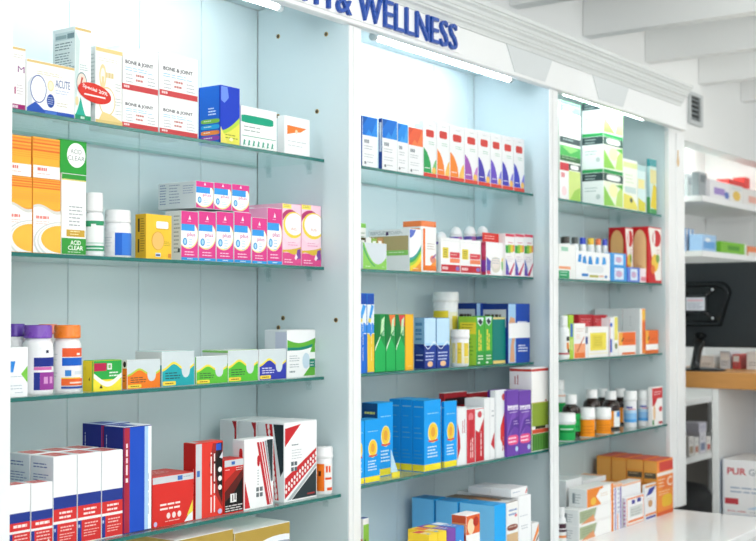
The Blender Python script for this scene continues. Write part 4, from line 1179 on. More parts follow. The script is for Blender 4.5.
tag(wb.build('tray_offcut', loc=(wx, m4.y + .01, m4.z)), 'pale blue folded tray corner with a yellow base, between the blue cartons', 'tray')
o, d = carton('tall bright blue flower-badge carton, front of the row of three', m4, 424, 441, 401, xl=412.5, col='#1f9be0', lcol='#1b84cc', F=GB, L=GBL, flap=True, tcol='#2d9fdd', group='tall bright blue flower-badge cartons')
dp = d[3] - d[2]
for i, n in enumerate(('middle', 'rear')):
    carton('tall bright blue flower-badge carton, %s of the row of three' % n, m4, 0, 0, 0, x0=d[0] - .0006, x1=d[1] + .0006, zt=d[5] + .001, dep=dp * .98, dy=(dp + .002) * (i + 1), col='#1f9be0', lcol='#1b84cc', F=GB, L=GBL, flap=True, tcol='#2d9fdd', group='tall bright blue flower-badge cartons')
carton('tall bright blue flower-badge carton, alone beside the red and white cartons', m4, 444, 456.8, 402, xl=441.2, col='#1f9be0', lcol='#1b84cc', F=GB, L=GBL, flap=True, tcol='#2d9fdd', group='tall bright blue flower-badge cartons')
RDA = [G('#c62a38', (.02, .1), (.02, .75), (.30, .5), (.35, .3)), N('#b9434f', .55, .8, .85, 2, .2, .5, rot=True)]
RDB = [R('#d23a45', 0, 0, 1, 1), E('#e58088', .5, .85, .3, .08), R('#c22a36', .3, .2, .8, .8), N('#f6dada', .1, .55, .75, 2, .22, .6, rot=True)]
RDC = [R('#c5242f', 0, 0, 1, 1), G('#eef0f0', (.0, .98), (.98, .98), (.98, .8), (.4, .55), (.0, .6)), E('#d0515a', .5, .88, .25, .06), N('#f6dada', .1, .6, .7, 1, .25, .6, rot=True)]
RDD = [R('#eef0f1', 0, 0, 1, 1), R('#dcdfe2', .5, 0, .56, 1), G('#c9303a', (.62, .25), (.98, .45), (.98, .15)), N('#b5bac0', .7, .95, .8, 2, .08)]
RDE = [R('#e9edee', 0, 0, 1, 1), R('#cfd6d8', 0, 0, .08, 1), G('#da3a35', (.45, .45), (.98, .78), (.98, .05), (.45, .28)), E('#d35a55', .75, .90, .18, .05), N('#f6dada', .6, .95, .3, 2, .04), N('#b54a4a', .1, .35, .8, 2, .14, .6, rot=True)]
for a, b, yt, F, xl, lab in ((457.2, 466.2, 408, RDA, None, 'slim white carton with a red leaf, beside the lone blue carton'), (466.6, 475, 409.5, RDB, None, 'slim red carton with a pale round badge'), (475.3, 484, 408.5, RDC, None, 'slim red carton with a white shoulder'), (484.3, 494.6, 399, RDD, None, 'white carton with a grey line, between the red ones and the arrow carton'), (495, 506.6, 391, RDE, 490, 'taller white carton with a red arrow, touching the purple cartons')):
    carton(lab, m4, a, b, yt, xl=xl, dep=.075, col='#eff1f2', lcol='#e4e7ea', F=F, flap=True)
for i, (a, b) in enumerate(((444, 467), (469, 495))):
    carton('wide dark red and black carton at the back, ' + ['behind the lone blue carton' if i == 0 else 'behind the slim red cartons'][0], m4, a, b, 393.5, dy=.125, dep=.02, col='#a3262e', F=[R('#2b1a1e', .04, .80, .96, .92), N('#d9b7b7', .1, .6, .88, 1, .04)], flap=True, tcol='#e8eaec', group='dark red and black cartons')
PU = [R('#6d43a8', 0, 0, 1, 1), E('#7f56b8', .4, .5, .5, .12, 30), G('#5a3596', (.02, .3), (.6, .45), (.98, .4), (.98, .6), (.4, .55)), N('#eee6f5', .1, .95, .77, 1, .04, .8), T('#f3eef8', 'Intens', .06, .70, .94, .78, bold=.02), N('#d9caec', .2, .9, .67, 1, .03, .5), N('#c9b3e2', .55, .95, .53, 2, .04), RR('#e8548c', .05, .17, .95, .32, .3), N('#fbe3ee', .12, .88, .285, 2, .055, .6), E('#b9d3ee', .8, .10, .12, .04)]
carton('purple carton with white lettering and a pink badge, beside the red arrow carton', m4, 506.9, 518.8, 391, dy=-.0105, col='#6d43a8', F=PU, dep=.075, flap=True, tcol='#8e6cc0', group='purple pink-badge cartons')
carton('purple carton with white lettering and a pink badge, beside the tall green-footed carton', m4, 519.1, 531, 391.3, dy=-.0105, col='#6d43a8', F=PU, dep=.075, flap=True, tcol='#8e6cc0', group='purple pink-badge cartons')
carton('tall white and olive green carton with red rims, last on its shelf', m4, 531.6, 547.0, 368, dep=.088, x1=3.8135, dy=-.0105, col='#f1f0ee', lcol='#f1f0ee', F=[R('#c23b35', 0, .955, 1, .985), N('#c05a55', .5, .62, .88, 1, .24, .6, rot=True), R('#879f35', 0, .30, 1, .58), R('#c7b46a', 0, .575, 1, .585), R('#2a3018', .2, .265, .8, .30), R('#d0502f', 0, .215, 1, .262), R('#4f8a35', 0, 0, 1, .21)] + [R('#356a26', .06 + .15 * i, .01, .10 + .15 * i, .19) for i in range(6)],
       L=[R('#c23b35', 0, .955, 1, .985), N('#b54a45', .80, .92, .40, 2, .12, .5, rot=True), R('#879f35', 0, 0, 1, .58)], flap=True, tcol='#f3f1ef')

# ---- on the worktop
wm = Sh(CT, 1.962)
carton('little white, lime and red carton standing by the stile on the worktop', Sh(CT, 1.99), 363.2, 369, 519, xl=357.5, col='#f2f2f0', lcol='#f2f1ee', tcol='#2b4f9a', F=[R('#8cc04a', 0, .55, 1, .94), R('#c23a45', 0, .40, 1, .55), R('#2f3f98', 0, .2, 1, .40), E('#5a7a35', .3, .74, .2, .06)], L=[N('#e08a4a', .3, .9, .8, 6, .1, .4)], flap=True)
o, d = carton('pale blue carton with a bright blue front, nearest of a deep row of three', wm, 494.4, 506, 506, xl=459.5, col='#2aa8ee', lcol='#7fcdfb', tcol='#2f9fe2', F=[R('#22aaf2', 0, 0, 1, 1), N('#d9f0fc', .15, .95, .36, 6, .045, .5)], L=[N('#b9dcf2', .05, .4, .4, 3, .05, .4), R('#f0e9ea', .62, .20, .97, .30), N('#d84a55', .66, .93, .285, 1, 0.070, 1.2)], flap=True, T_=[R('#45b4f4', .02, .1, .98, .4)], group='pale blue cartons in a deep row')
dp = None
for i, (a, b, n) in enumerate(((435.5, 458.6, 'middle'), (411.5, 434.6, 'rear'))):
    Y0 = at_x(b, 503, d[0])[1]
    Y1 = at_x(a, 503, d[0])[1]
    carton('pale blue carton, %s of a deep row of three on the worktop' % n, wm, 0, 0, 0, x0=d[0] - .0006, x1=d[1] + .0006, zt=d[5] - .001, dy=max(Y0, wm.y + 0.001) - wm.y + (.004 if i == 0 else .003), dep=Y1 - Y0 - .005, col='#2aa8ee', lcol='#74c6fa', tcol='#2f9fe2', L=[N('#b9dcf2', .05, .5, .4, 3, .05, .4)], flap=True, T_=[R('#3f8fd0', .02, .6, .98, .9)], group='pale blue cartons in a deep row')
o, d1 = carton('white and tan carton with a leg silhouette, beside the bright blue front', wm, 506.5, 518.2, 503.5, col='#f0efec', lcol='#efece8', tcol='#8a7460', F=[N('#7f9ac8', .2, .9, .90, 2, .06, .6), E('#e07a85', .8, .80, .12, .02), RR('#8d4a3a', .04, .60, .96, .685, .4), N('#e8d2c4', .2, .9, .66, 1, .04), R('#d6b48a', .02, .02, .98, .56), G('#3a4a5e', (.3, .02), (.34, .30), (.42, .36), (.52, .26), (.52, .02)), G('#3a4a5e', (.66, .02), (.70, .30), (.78, .32), (.84, .02))], dep=.24, flap=True, T_=[R('#eceae7', .02, .02, .98, .5), E('#8f6f55', .5, .55, .46, .36), E('#b98a64', .5, .45, .3, .2)])
o, d2 = carton('tall plain white carton with faint print, beside the leg carton', wm, 518.6, 531, 497.5, col='#f3f4f5', F=[N('#c8ced4', .1, .9, .74, 1, .04), N('#aeb6be', .2, .85, .60, 2, .035), N('#e0a04a', .6, .9, .06, 1, .03)], dep=.24, flap=True)
zt2 = max(d1[5], d2[5]) + .001
f1 = carton('flat white carton lying on the tall white ones, in front', Sh(zt2, 1.975), 0, 0, 0, x0=at_y(511, 490, 1.975)[0], x1=d2[1], zt=zt2 + .026, dep=.078, col='#eef0f1', fcol='#f2f3f4', F=[N('#9fb0c8', .1, .7, .6, 1, .25, .5), G('#d84a4a', (.86, .1), (.98, .9), (.98, .4), (.90, .1))], flap=True, group='flat white cartons')
carton('flat white carton lying on the tall white ones, behind the other', Sh(zt2, 2.056), 0, 0, 0, x0=at_y(511, 490, 1.975)[0] + .003, x1=d2[1] - .004, zt=zt2 + .025, dep=.085, col='#e7eaec', flap=True, group='flat white cartons')
carton('low white carton with an orange and dark swoosh, near the divider', Sh(CT, 1.99), 532, 539, 524, dep=.07, col='#f2f2f1', F=[G('#ee8a3a', (.02, .50), (.97, .98), (.97, .76), (.02, .40)), G('#3f3a3c', (.02, .36), (.97, .70), (.97, .62), (.02, .30))], flap=True)
wy = Sh(CT, 1.80)
YC = [('#f2d03a', '#d8433a', 'yellow'), ('#f0cf38', '#e0762f', 'second yellow'), ('#7a4aa8', '#f0d23a', 'purple'), ('#3f8fd8', '#e9eef4', 'blue')]
ye = [429, 438, 447, 456, 464.5]
for i, (c, c2, n) in enumerate(YC):
    carton('small %s carton with patterned top, at the front edge of the worktop' % n, wy, ye[i], ye[i + 1] - .3, 535.5 - 2.6 * i, xl=408 if i == 0 else None, dep=.10, col=c, F=[E(c2, .5, .75, .3, .1), E('#f6f2e8', .5, .75, .16, .05), N('#f6f2e8', .15, .85, .5, 4, .1)], tcol=c, flap=True, T_=[R(c2, .06, .55, .94, .92), N('#f3e9e2', .1, .9, .5, 3, .14, .6), R('#5a9ad8', .1, .08, .4, .2)], group='small patterned cartons on the worktop')
carton('white and orange-red carton standing taller than the small patterned ones', Sh(CT, 1.80), 466, 480, 516, xl=451.5, col='#f2f1f0', lcol='#d85a35', tcol='#f0e9e4', F=[R('#e0642f', 0, .80, 1, 1), E('#f3d9b0', .35, .88, .25, .08), E('#b8301f', .7, .92, .2, .05), N('#d4d8db', .2, .8, .5, 3, .08)], L=[R('#b9452b', 0, .7, 1, .8), R('#e8a070', .05, .82, .95, .92)], flap=True)
# ================================================================== RIGHT BAY
r1, r2, r3, r4 = S[3, 1], S[3, 2], S[3, 3], S[3, 4]


# ---- top shelf: stacked green cartons under the lamp
def herb(side):
    if side == 'L':
        return [R('#2f9a55', 0, .90, 1, 1), R('#37484a', 0, .68, 1, .89), N('#aebcbb', .15, .7, .83, 2, .08, .5), N('#9fb0ac', .15, .8, .5, 2, .08, .3), E('#c8d4d0', .75, .25, .1, .07)]
    return [R('#eef4dc', 0, 0, 1, 1), G('#8fcb5a', (.02, .02), (.02, .55), (.35, .25), (.6, .04)), G('#bfe07a', (.98, .04), (.98, .66), (.70, .40), (.6, .04)), E('#f3f0b8', .5, .45, .22, .18), G('#5fb04a', (.6, .6), (.98, .66), (.98, .52)), R('#2f9a55', 0, .90, 1, 1), R('#3c5652', 0, .68, 1, .89), RR('#eef3ef', .15, .71, .85, .87, .3)]


X_, Y_ = at_y(602.5, 190, r1.y)[0], r1.y
z0 = r1.z
zs = [at_y(602.5, t, r1.y)[2] for t in (168, 132, 97.5)]
for i, z in enumerate(zs):
    o, d = carton('green and white dark-banded herbal carton, %s from the bottom of its stack' % ORD[i], r1, 602.7, 622.3, 0, zt=z, z0=z0, xl=None, dep=at_x(581, 180, X_)[1] - Y_, col='#f1f5ee', lcol='#f4f7f5', F=herb('F'), L=herb('L'), group='green herbal cartons stacked by the lamp')
    z0 = d[5]
dS = d
Yb = d[3] + .003
Yw = min(at_x(559, 180, X_)[1], 2.285)
XA0, XA1 = at_y(559, 170, r1.y + .04)[0], X_ - .10
za = r1.z
LST = [(198 - 36, 'white carton with a red header and lime half, lowest beside the divider', [R('#c9414a', 0, .78, .42, .98), R('#f3f1f2', 0, 0, .42, .76), N('#d87a80', .06, .30, .72, 1, 0.140, 1.2), E('#f6d9dc', .2, .25, .12, .12), R('#cfe08a', .42, 0, 1, .8), G('#9fcb5a', (.45, .02), (.98, .02), (.98, .4), (.7, .3)), R('#3a4a44', .42, .82, 1, .98), RR('#eef3ef', .5, .84, .9, .96, .3)]),
       (135.5, 'dark-banded green leaf-print carton stacked under the white herbal one', [R('#37484a', 0, .72, 1, .95), N('#aebcbb', .15, .7, .88, 1, .08, .7), R('#e9f0e6', 0, .6, 1, .72), R('#4fae5a', 0, .2, 1, .62), G('#8fd07a', (.1, .58), (.5, .35), (.9, .55), (.5, .62)), R('#3f6a45', 0, .04, 1, .24), N('#a9c7a4', .1, .9, .25, 2, .08)]),
       (101, 'white herbal carton with a dark band on top of the stack beside the divider', herb('L'))]
for yt, lab, F in LST:
    zt = at_y(565, yt, r1.y + .02)[2]
    o, d = carton(lab, r1, 559.2, 580.6, 0, dy=.02, zt=zt, z0=za, dep=.10, col='#f1f5ee', F=F, x1=min(at_y(580.6, 150, r1.y + .02)[0], X_ - .002))
    za = d[5]
YL = [R('#f2f5ea', 0, 0, 1, 1), R('#dfe7a5', 0, .84, 1, .94), N('#cfe0c0', .15, .85, .7, 3, .07), R('#c9dcd8', .1, .34, .9, .46), G('#e9e06a', (.02, .02), (.02, .32), (.6, .28), (.98, .1), (.98, .02)), E('#5a6a52', .55, .2, .1, .05)]
carton('pale green and yellow carton beside the herbal stack', r1, 623, 637.4, 158, col='#eef4ee', F=YL, dep=.06)
carton('shorter pale aqua carton beside the pale yellow one', r1, 637.8, 646, 164.5, col='#d7eceb', F=[R('#b9dcdc', 0, .88, 1, 1), R('#efe6a0', 0, .5, .8, .7), G('#d9d04a', (.02, .02), (.02, .3), (.9, .2), (.9, .02))], dep=.06)
carton('slim teal-topped carton at the end of the top shelf', r1, 650, 656.4, 158.2, xl=646.6, col='#cfe2dc', lcol='#b5dadb', F=[R('#57a4a8', 0, .86, 1, 1), R('#e3dca0', 0, .55, 1, .80), G('#e3cc3a', (.02, .12), (.5, .55), (.98, .5), (.98, .08)), R('#4a9a5a', 0, 0, 1, .09)], L=[R('#3d8f96', 0, .86, 1, 1), R('#5fae6a', 0, 0, 1, .3)])

# ---- second shelf
carton('white carton with a green foot and an orange stripe, beside the divider', r2, 558.5, 575.6, 243.5, col='#f3f4f2', F=[R('#9fd0b8', .15, .80, .55, .92), R('#f0a57a', 0, .28, .7, .36), R('#1f9a63', 0, 0, .62, .24), N('#bfe6d2', .1, .5, .2, 2, .08), E('#eef1ef', .8, .18, .14, .14)], dep=.035)
tb = MB()
x0, x1 = at_y(576, 260, r2.y)[0], at_y(610, 260, r2.y)[0]
zt = at_y(576, 250.5, r2.y)[2]
dtr = (x0, x1, r2.y, r2.y + .028, r2.z + .0004, zt)
tb.box(*dtr, paper('#f4f6f7'), .0008)
printing(tb, 'F', dtr, [G('#2f8fd8', (.05, .62), (.08, .88), (.16, .88), (.14, .60)), G('#2f8fd8', (.18, .60), (.20, .80), (.27, .86), (.30, .56)), G('#2f8fd8', (.34, .56), (.37, .84), (.44, .84), (.48, .55)), G('#3f9be0', (.55, .58), (.58, .84), (.66, .82), (.66, .58)), G('#3f9be0', (.75, .56), (.78, .86), (.86, .82), (.88, .60)), RR('#e3e8ea', .30, .26, .80, .52, .3), R('#2f7fc8', .16, .12, .34, .22), R('#b5b040', .38, .10, .64, .18), R('#e8b59a', .66, .12, .80, .18), E('#3a78b8', .87, .14, .04, .05)])
o = tb.build('display_carton', loc=((x0 + x1) / 2, r2.y, r2.z))
tag(o, 'white display carton with big blue splashes, beside the pale blue cartons', 'box')
for i, (a, b, c) in enumerate(((560, 570.5, '#3a3530'), (571, 578.4, '#4f5554'), (579, 586.2, '#2747c8'), (587, 594.3, '#f0c43a'), (595, 601.3, '#f07a4a'), (602, 607.6, '#4a55d0'))):
    bottle('white stub bottle behind the splash carton with a %s cap' % ['black', 'dark grey', 'royal blue', 'yellow', 'orange', 'violet blue'][i], r2, a, b, 236.8 + i * .5, 244 + i * .4, cap=c, body='#f1f3f5', capr=.86, shoulder=.12, neck=.9, dy=.038, group='small bottles with coloured caps', name='small_bottle', rib=False)
LBL = [R('#dbeaf8', .22, .12, .80, .90), E('#d9a8c8', .5, .5, .2, .22), N('#9fb9e0', .3, .75, .7, 3, .16)]
_, d = carton('pale blue carton under another, beside the splash carton', r2, 611, 626.8, 266, col='#3f9ae2', F=LBL, dep=.03, group='pale blue cartons with a white panel')
carton('pale blue carton stacked on top of another', r2, 610.8, 626.2, 252.5, z0=d[5], col='#4aa2e6', F=LBL, dep=.03, group='pale blue cartons with a white panel')
carton('lavender blue carton at the foot of the red cartons', r2, 627.6, 639.8, 267, col='#5f7fd8', F=LBL, dep=.03, group='pale blue cartons with a white panel')
carton('tiny white and pink carton at the foot of the arched red carton', r2, 640.2, 646.5, 268, col='#f3e6ea', F=[R('#e08a9a', .1, .1, .9, .4)], dep=.02)


def arch(c):
    pts = [(.10, .16), (.90, .16), (.90, .72)] + [(.5 + .40 * cos(t), .72 + .22 * sin(t)) for t in [pi * i / 10 for i in range(11)]] + [(.10, .72)]
    return [('g', '#b98a55', [(u, v) for u, v in pts]), ('g', c, [(.5 + (u - .5) * .92, v + .008) for u, v in pts])]


RB = [G('#f1ece6', (.02, .98), (.98, .98), (.98, .05), (.55, .05), (.25, .5)), E('#c4262c', .62, .80, .32, .15), E('#f1ece6', .45, .80, .08, .13), E('#e8c04a', .5, .36, .26, .16), E('#7aa04a', .7, .44, .14, .08), E('#e0762f', .35, .24, .16, .08), N('#d9a8a0', .6, .95, .6, 2, .05)]
carton('tall red carton with a tan arch on its side, behind the pale blue stack', r2, 625, 633, 227, xl=608.5, dy=.042, col='#c9242b', lcol='#c9242b', F=RB, L=arch('#efb878'), group='tall red cartons with a tan arch')
carton('tall red carton with a tan arch on its side, at the shelf end', r2, 648, 661, 226.3, xl=631.5, dy=-.010, x1=4.9705, col='#c9242b', lcol='#d0262b', F=RB, L=arch('#f6cb94') + [N('#b98a55', .25, .75, .3, 3, .03)], group='tall red cartons with a tan arch')

# ---- third shelf
bottle('white bottle with a striped label on the third shelf, beside the divider', r3, 557.5, 569.4, 315.5, 326, marks=[('#f4f5f5', -80, 80, .06, .8), ('#3a3a3c', 30, 70, .55, .68), ('#e0862f', 30, 62, .30, .5), ('#4a2f2a', 40, 70, .2, .3), ('#c0414a', -60, 70, .14, .19)], capr=.72, shoulder=.2, neck=.7)
carton('lime green and blue carton behind the white bottle', r3, 569.5, 573.6, 315, xl=563, col='#a9cf3f', F=[R('#3f6fc0', .2, .5, .8, .8), R('#c9dc7a', .2, .2, .8, .45)], tcol='#b5d84a', dep=.05)
carton('white and orange carton with a dark diagonal pen, in front', r3, 574, 585.3, 323.5, col='#f5f3f1', F=[curve_under('#f3a67c', lambda u: .42, 0, 1, 0), R('#ee7a3c', 0, 0, 1, .16), G('#c8643a', (.22, .20), (.30, .18), (.92, .60), (.86, .62)), N('#d9c3b8', .2, .9, .85, 2, .06), N('#e9b9a0', .2, .6, .68, 3, .05)], dep=.03)
o, d = carton('white carton with a large yellow panel', r3, 588, 608.2, 326.8, col='#f5f4f2', F=[R('#f0e05a', .10, .22, .90, .80), R('#e6d24a', .20, .30, .70, .72), N('#c9b73a', .3, .7, .65, 4, .08), R('#f3ecd0', 0, .1, 1, .14)], dep=.03)
carton('small white carton with a navy square, tucked beside the yellow-panel carton', r3, 585.5, 587.8, 333, col='#f1f1f3', F=[R('#22408f', 0, .55, 1, .85)], dep=.025)
RDT = [R('#b5222c', 0, 0, 1, 1), N('#e3a0a4', .15, .9, .9, 2, .05), E('#cf4a50', .5, .75, .3, .1), N('#e3a0a4', .2, .8, .6, 3, .05)]
carton('dark red carton standing behind the pen carton', r3, 578.5, 592.5, 314.5, dy=.036, dep=.05, col='#b5222c', F=RDT, tcol='#c23a42', group='dark red cartons on the third shelf')
carton('dark red carton standing behind the yellow-panel carton', r3, 593, 607.5, 315, dy=.036, dep=.05, col='#a81f29', F=RDT, tcol='#c23a42', group='dark red cartons on the third shelf')
carton('thin white and blue carton beside the yellow-panel carton', r3, 609.5, 613.6, 318, col='#f2f4f7', F=[R('#2f62c0', .1, .1, .6, .45), E('#3a6fc8', .4, .82, .3, .06), R('#c23a42', 0, 0, .1, 1)], dep=.05)
carton('thin yellow and white carton beside the grey-sided one', r3, 613.9, 618, 316.5, col='#f1f2f0', F=[R('#ece06a', .1, .4, .95, .98), E('#6a7a3a', .5, .25, .3, .08)], dep=.05)
o, d = carton('tall carton with a pale grey side and an orange front', r3, 640, 645.2, 308.5, xl=622.5, col='#f4f3f1', lcol='#dfe1e2', F=[R('#f08a35', .35, 0, 1, 1), R('#f4c04a', .35, .75, 1, .96), R('#e0622f', .6, .1, 1, .7)], L=[N('#b9bdc0', .40, .52, .82, 4, .06), E('#8a8f92', .55, .32, .1, .03)])
carton('pale grey carton standing behind the dark red ones', r3, 0, 0, 0, x0=d[0], x1=d[1], zt=d[5], dy=d[3] - r3.y + .003, dep=2.286 - d[3] - .004, col='#eceded', lcol='#d9dcdd', L=[N('#b9bdc0', .2, .5, .82, 4, .06)])
ORF = [R('#ee7030', .12, .42, .98, .98), R('#f2b04a', 0, .42, .22, .98), G('#4a2f20', (.16, .60), (.26, .76), (.30, .72), (.22, .58)), N('#c24a2a', .35, .9, .66, 2, .06), R('#f5f4f2', 0, .16, 1, .40), R('#e8702f', .2, .02, .95, .12)]
carton('small orange and white carton in front of the grey-sided one', r3, 618.4, 636, 332, dep=.016, col='#f5f3f0', F=ORF, group='small orange and white cartons')
carton('small orange and white carton at the end of the third shelf', r3, 645.6, 658.4, 330.5, dep=.05, col='#e8762f', F=ORF, group='small orange and white cartons')

# ---- lowest shelf
AMBER = node_mat('dark amber glass', lin('#2c1a14'), 0.12, 0.6, 0.1, 20)
kw = dict(bodymat=AMBER, name='syrup_bottle', rib=True)
bottle('white bottle with a green label and pink collar, half hidden by the divider', r4, 552, 566.5, 380, 390, marks=[('#f2cbb8', -80, 80, .86, .9), ('#1fa552', -85, 85, .3, .72)], capr=.7, shoulder=.25, neck=.6, dy=.14)
bottle('dark syrup bottle with a green label, beside the divider', r4, 562, 580.2, 394.5, 404, capr=.62, shoulder=.2, neck=.55, dy=.045, marks=[('#1fa552', -88, 88, .18, .72), ('#178a43', -50, 60, .30, .36), ('#178a43', -40, 66, .5, .55)], group='dark syrup bottles', **kw)
bottle('low white-lidded jar with a green label, at the shelf edge', r4, 556, 575, 413, 423, cap='#f6f7f7', body='#f3f4f4', lid=True, marks=[('#1fa552', -88, 88, .04, .95), ('#127f3b', -40, 66, .5, .58), ('#d5efdf', -30, 50, .66, .72)], name='lidded_tub', cat='tub')
for i, (a, b) in enumerate(((579.4, 595), (595.4, 611))):
    bottle('low white-lidded jar with an orange label, %s of the pair' % ['beside the green-labelled jar' if i == 0 else 'beside the dark syrup bottle'][0], r4, a + .4, b - .4, 407.5, 418.5, cap='#f6f7f7', body='#f3f4f4', lid=True, marks=[('#f5941c', -88, 88, .03, .97), ('#d9741a', -50, 60, .58, .62), ('#d9741a', -55, 50, .40, .44), ('#d9741a', -40, 66, .24, .28)], name='lidded_tub', cat='tub', group='orange-labelled jars')
for i, (a, b, yt, dy, lab) in enumerate(((583, 600.5, 389.5, .065, 'behind the first orange jar'), (594.5, 611, 388.5, .135, 'furthest back of the four'), (602, 619.5, 391, .062, 'beside the white and blue tubs'), (611.5, 628.5, 388.5, .118, 'behind the white and blue tubs'))):
    mk = [('#f2931f', -88, 20, .08, .62), ('#eef1f2', 20, 80, .08, .62), ('#3a86d0', 40, 75, .42, .6)]
    bottle('dark syrup bottle with a white cap, ' + lab, r4, a, b, yt, yt + 8.5, capr=.64, shoulder=.24, neck=.55, dy=dy, marks=mk, group='dark syrup bottles', **kw)
for i, (a, b) in enumerate(((623.5, 637), (637.4, 651))):
    bottle('white lidded tub with a blue fading label, %s' % ['beside the dark syrup bottles' if i == 0 else 'beside the red and white carton'][0], r4, a + .5, b - .5, 391 - i, 401 - i, cap='#f5f6f6', body='#f3f5f7', lid=True, dy=.03 if i == 0 else .013, marks=[('#8fc3ee', -85, 85, .3, .55), ('#5aa8ea', -85, 85, .2, .32), ('#b9daf4', -85, 85, .55, .66), ('#4a5fb0', -40, 20, .74, .80), ('#d88a9a', -20, 50, .68, .72)], name='lidded_tub', cat='tub', group='white tubs with blue labels')
carton('red and white carton with a cartoon-free figure curve at the shelf end'.replace('cartoon-free figure', 'red ribbon'), r4, 652, 662.5, 387.5, dy=-.008, col='#f3f1ef', F=[R('#cf3a3f', 0, .70, 1, .97), G('#c42a30', (.02, .70), (.5, .70), (.2, .50), (.02, .52)), E('#e2c19a', .2, .35, .12, .2), E('#d0484c', .8, .42, .16, .07), R('#3f8a4a', .02, .02, .18, .16), R('#b5303a', .6, .04, .98, .1), N('#f6dede', .2, .85, .88, 2, .06)], dep=.018)

# ---- on the worktop
wr = Sh(CT, 2.008)
OT = [R('#ee8f3a', 0, 0, 1, 1), R('#d4463c', .15, .80, 1, .97), R('#f1e9e4', 0, .72, 1, .78), R('#e87a35', .3, .46, 1, .70), T('#f6dcc4', 'C', .62, .50, .92, .68, bold=.02), N('#f6dcc4', .1, .5, .66, 3, .06), RR('#e8b92f', .30, .14, .92, .36, .3), R('#e0602f', 0, 0, 1, .07), N('#f3cfa8', .1, .9, .44, 2, .05)]
OL = [R('#f0a24a', 0, 0, 1, 1), R('#5f5648', .06, .68, .94, .78), N('#c9ae88', .15, .85, .76, 1, .06), R('#efa956', 0, .82, 1, .98), R('#d6822f', 0, .55, 1, .60), N('#c9792f', .15, .85, .45, 3, .08)]
x_f = at_y(658.6, 462, wr.y)
o, d = carton('tall orange carton with a red top band, front of its row on the worktop', wr, 656.8, 673, 461.5, xl=643.5, col='#ea8e3c', lcol='#f0a24a', tcol='#d8573f', F=OT, L=OL, flap=True, group='tall orange cartons on the worktop')
Yp = d[3]
for i, a in enumerate((626.5, 611.5, 596.5)):
    Y1 = min(at_x(a, 459, d[0])[1], 2.292)
    if Y1 - Yp < .03:
        break
    carton('tall orange carton, %s in the row of four on the worktop' % ORD[i + 1], wr, 0, 0, 0, x0=d[0] - .0006, x1=d[1] + .0006, zt=d[5] + .002 * (i + 1), dy=Yp + .003 - wr.y, dep=Y1 - Yp - .004, col='#ea8e3c', lcol='#f0a24a', tcol='#d8573f', L=OL if i == 0 else [R('#efa956', 0, .6, 1, .95), R('#c9772f', 0, .5, 1, .56), R('#e89a48', 0, .1, 1, .5)], flap=True, group='tall orange cartons on the worktop')
    Yp = Y1
FL = [G('#f08a35', (.0, .0), (.0, 1), (.6, 1), (.5, .0)), G('#fafaf8', (.34, .5), (.48, .85), (.98, .95), (.98, .12), (.5, .1)), E('#f3c04a', .24, .28, .10, .22), R('#f08a35', .90, 0, 1, 1), N('#e3c9b0', .5, .85, .6, 2, .12)]
FM = [G('#a9b592', (.02, .15), (.02, .9), (.5, .9), (.42, .15)), G('#e39a6a', (.05, .05), (.4, .5), (.46, .05)), G('#fafaf8', (.45, .3), (.55, .9), (.98, .95), (.98, .1), (.5, .1)), R('#f08a35', .93, 0, 1, 1), N('#8a9a7a', .08, .4, .75, 3, .15)]
wa = Sh(CT, 2.016)
z0 = CT
hx = [at_y(577, 535, wa.y)[2]]
for i, (a, xl_, yt, F, n) in enumerate(((577, 566, 524, FM, 'bottom of the stack'), (577, 566, 508.5, FM, 'middle of the stack'), (585, 573, 490, FL, 'top of the stack'))):
    zt = at_y(590, yt - 1, wa.y)[2]
    o, d = carton('long white and orange carton with a picture, ' + n, wa, a, 611.5, 0, zt=zt, z0=z0, xl=None, dep=.075, col='#f3f2f0', lcol='#eceeee', F=F, L=[N('#a9b0b4', .2, .7, .7, 4, .15, .4), R('#8f979c', .2, .2, .35, .75)], group='long white and orange cartons stacked')
    z0 = d[5]
carton('white and grey carton standing behind the long stack', Sh(CT, 2.11), 566, 582, 481, dep=.10, col='#e9ebec', lcol='#dcdfe0', F=[N('#9aa1a6', .5, .85, .8, 1, 0.300, 1.2), R('#c99a7a', 0, .45, 1, .49)], flap=True, group='white grey cartons behind the stack')
carton('white and grey carton lying behind, beside the slim purple-edged ones', Sh(CT, 2.11), 583, 606, 481, dep=.10, col='#e9ebec', tcol='#e3e5e6', F=[R('#e8a06a', 0, .8, 1, .9)], flap=True, T_=[R('#e8a878', .8, 0, 1, 1), R('#f0f1f1', .1, .1, .5, .9)], group='white grey cartons behind the stack')
for i, (a, b) in enumerate(((612, 616.8), (617, 622.3))):
    carton('slim white carton with purple and orange edges, %s of the two' % ORD[i], wa, a, b, 485 - i, col='#eff0f3', F=[R('#f0915a', 0, 0, .15, .35), R('#8f7fc0', .55, 0, .8, 1), N('#aab0c8', .1, .5, .9, 6, .1, .5), R('#f3b58a', 0, .93, 1, 1)], dep=.08, tcol='#f0c9a8', flap=True, group='slim purple-edged cartons')
WS = [R('#f0925a', .03, .03, .97, .97), R('#f7f6f5', .06, .06, .94, .94), R('#3f3f98', .30, .74, .48, .88), R('#3f3f98', .60, .76, .82, .90), R('#f08a4a', .1, .92, .95, .96), R('#d9dcd8', .2, .3, .9, .66), N('#9aa29a', .25, .85, .56, 3, .09), R('#f08a4a', .1, .12, .95, .20)]
o, dw = carton('white carton with orange borders and two navy marks, low and in front', wr, 626, 644.2, 498.5, xl=622.8, col='#f3f2f3', lcol='#e6dfee', F=WS, L=[R('#c98ab0', .3, .1 + .12 * i, .7, .15 + .12 * i) if False else R('#c98ab0', .2, .1, .8, .16)] + [R('#c98ab0', .2, .1 + .14 * i, .8, .16 + .14 * i) for i in range(1, 6)], dep=.06)
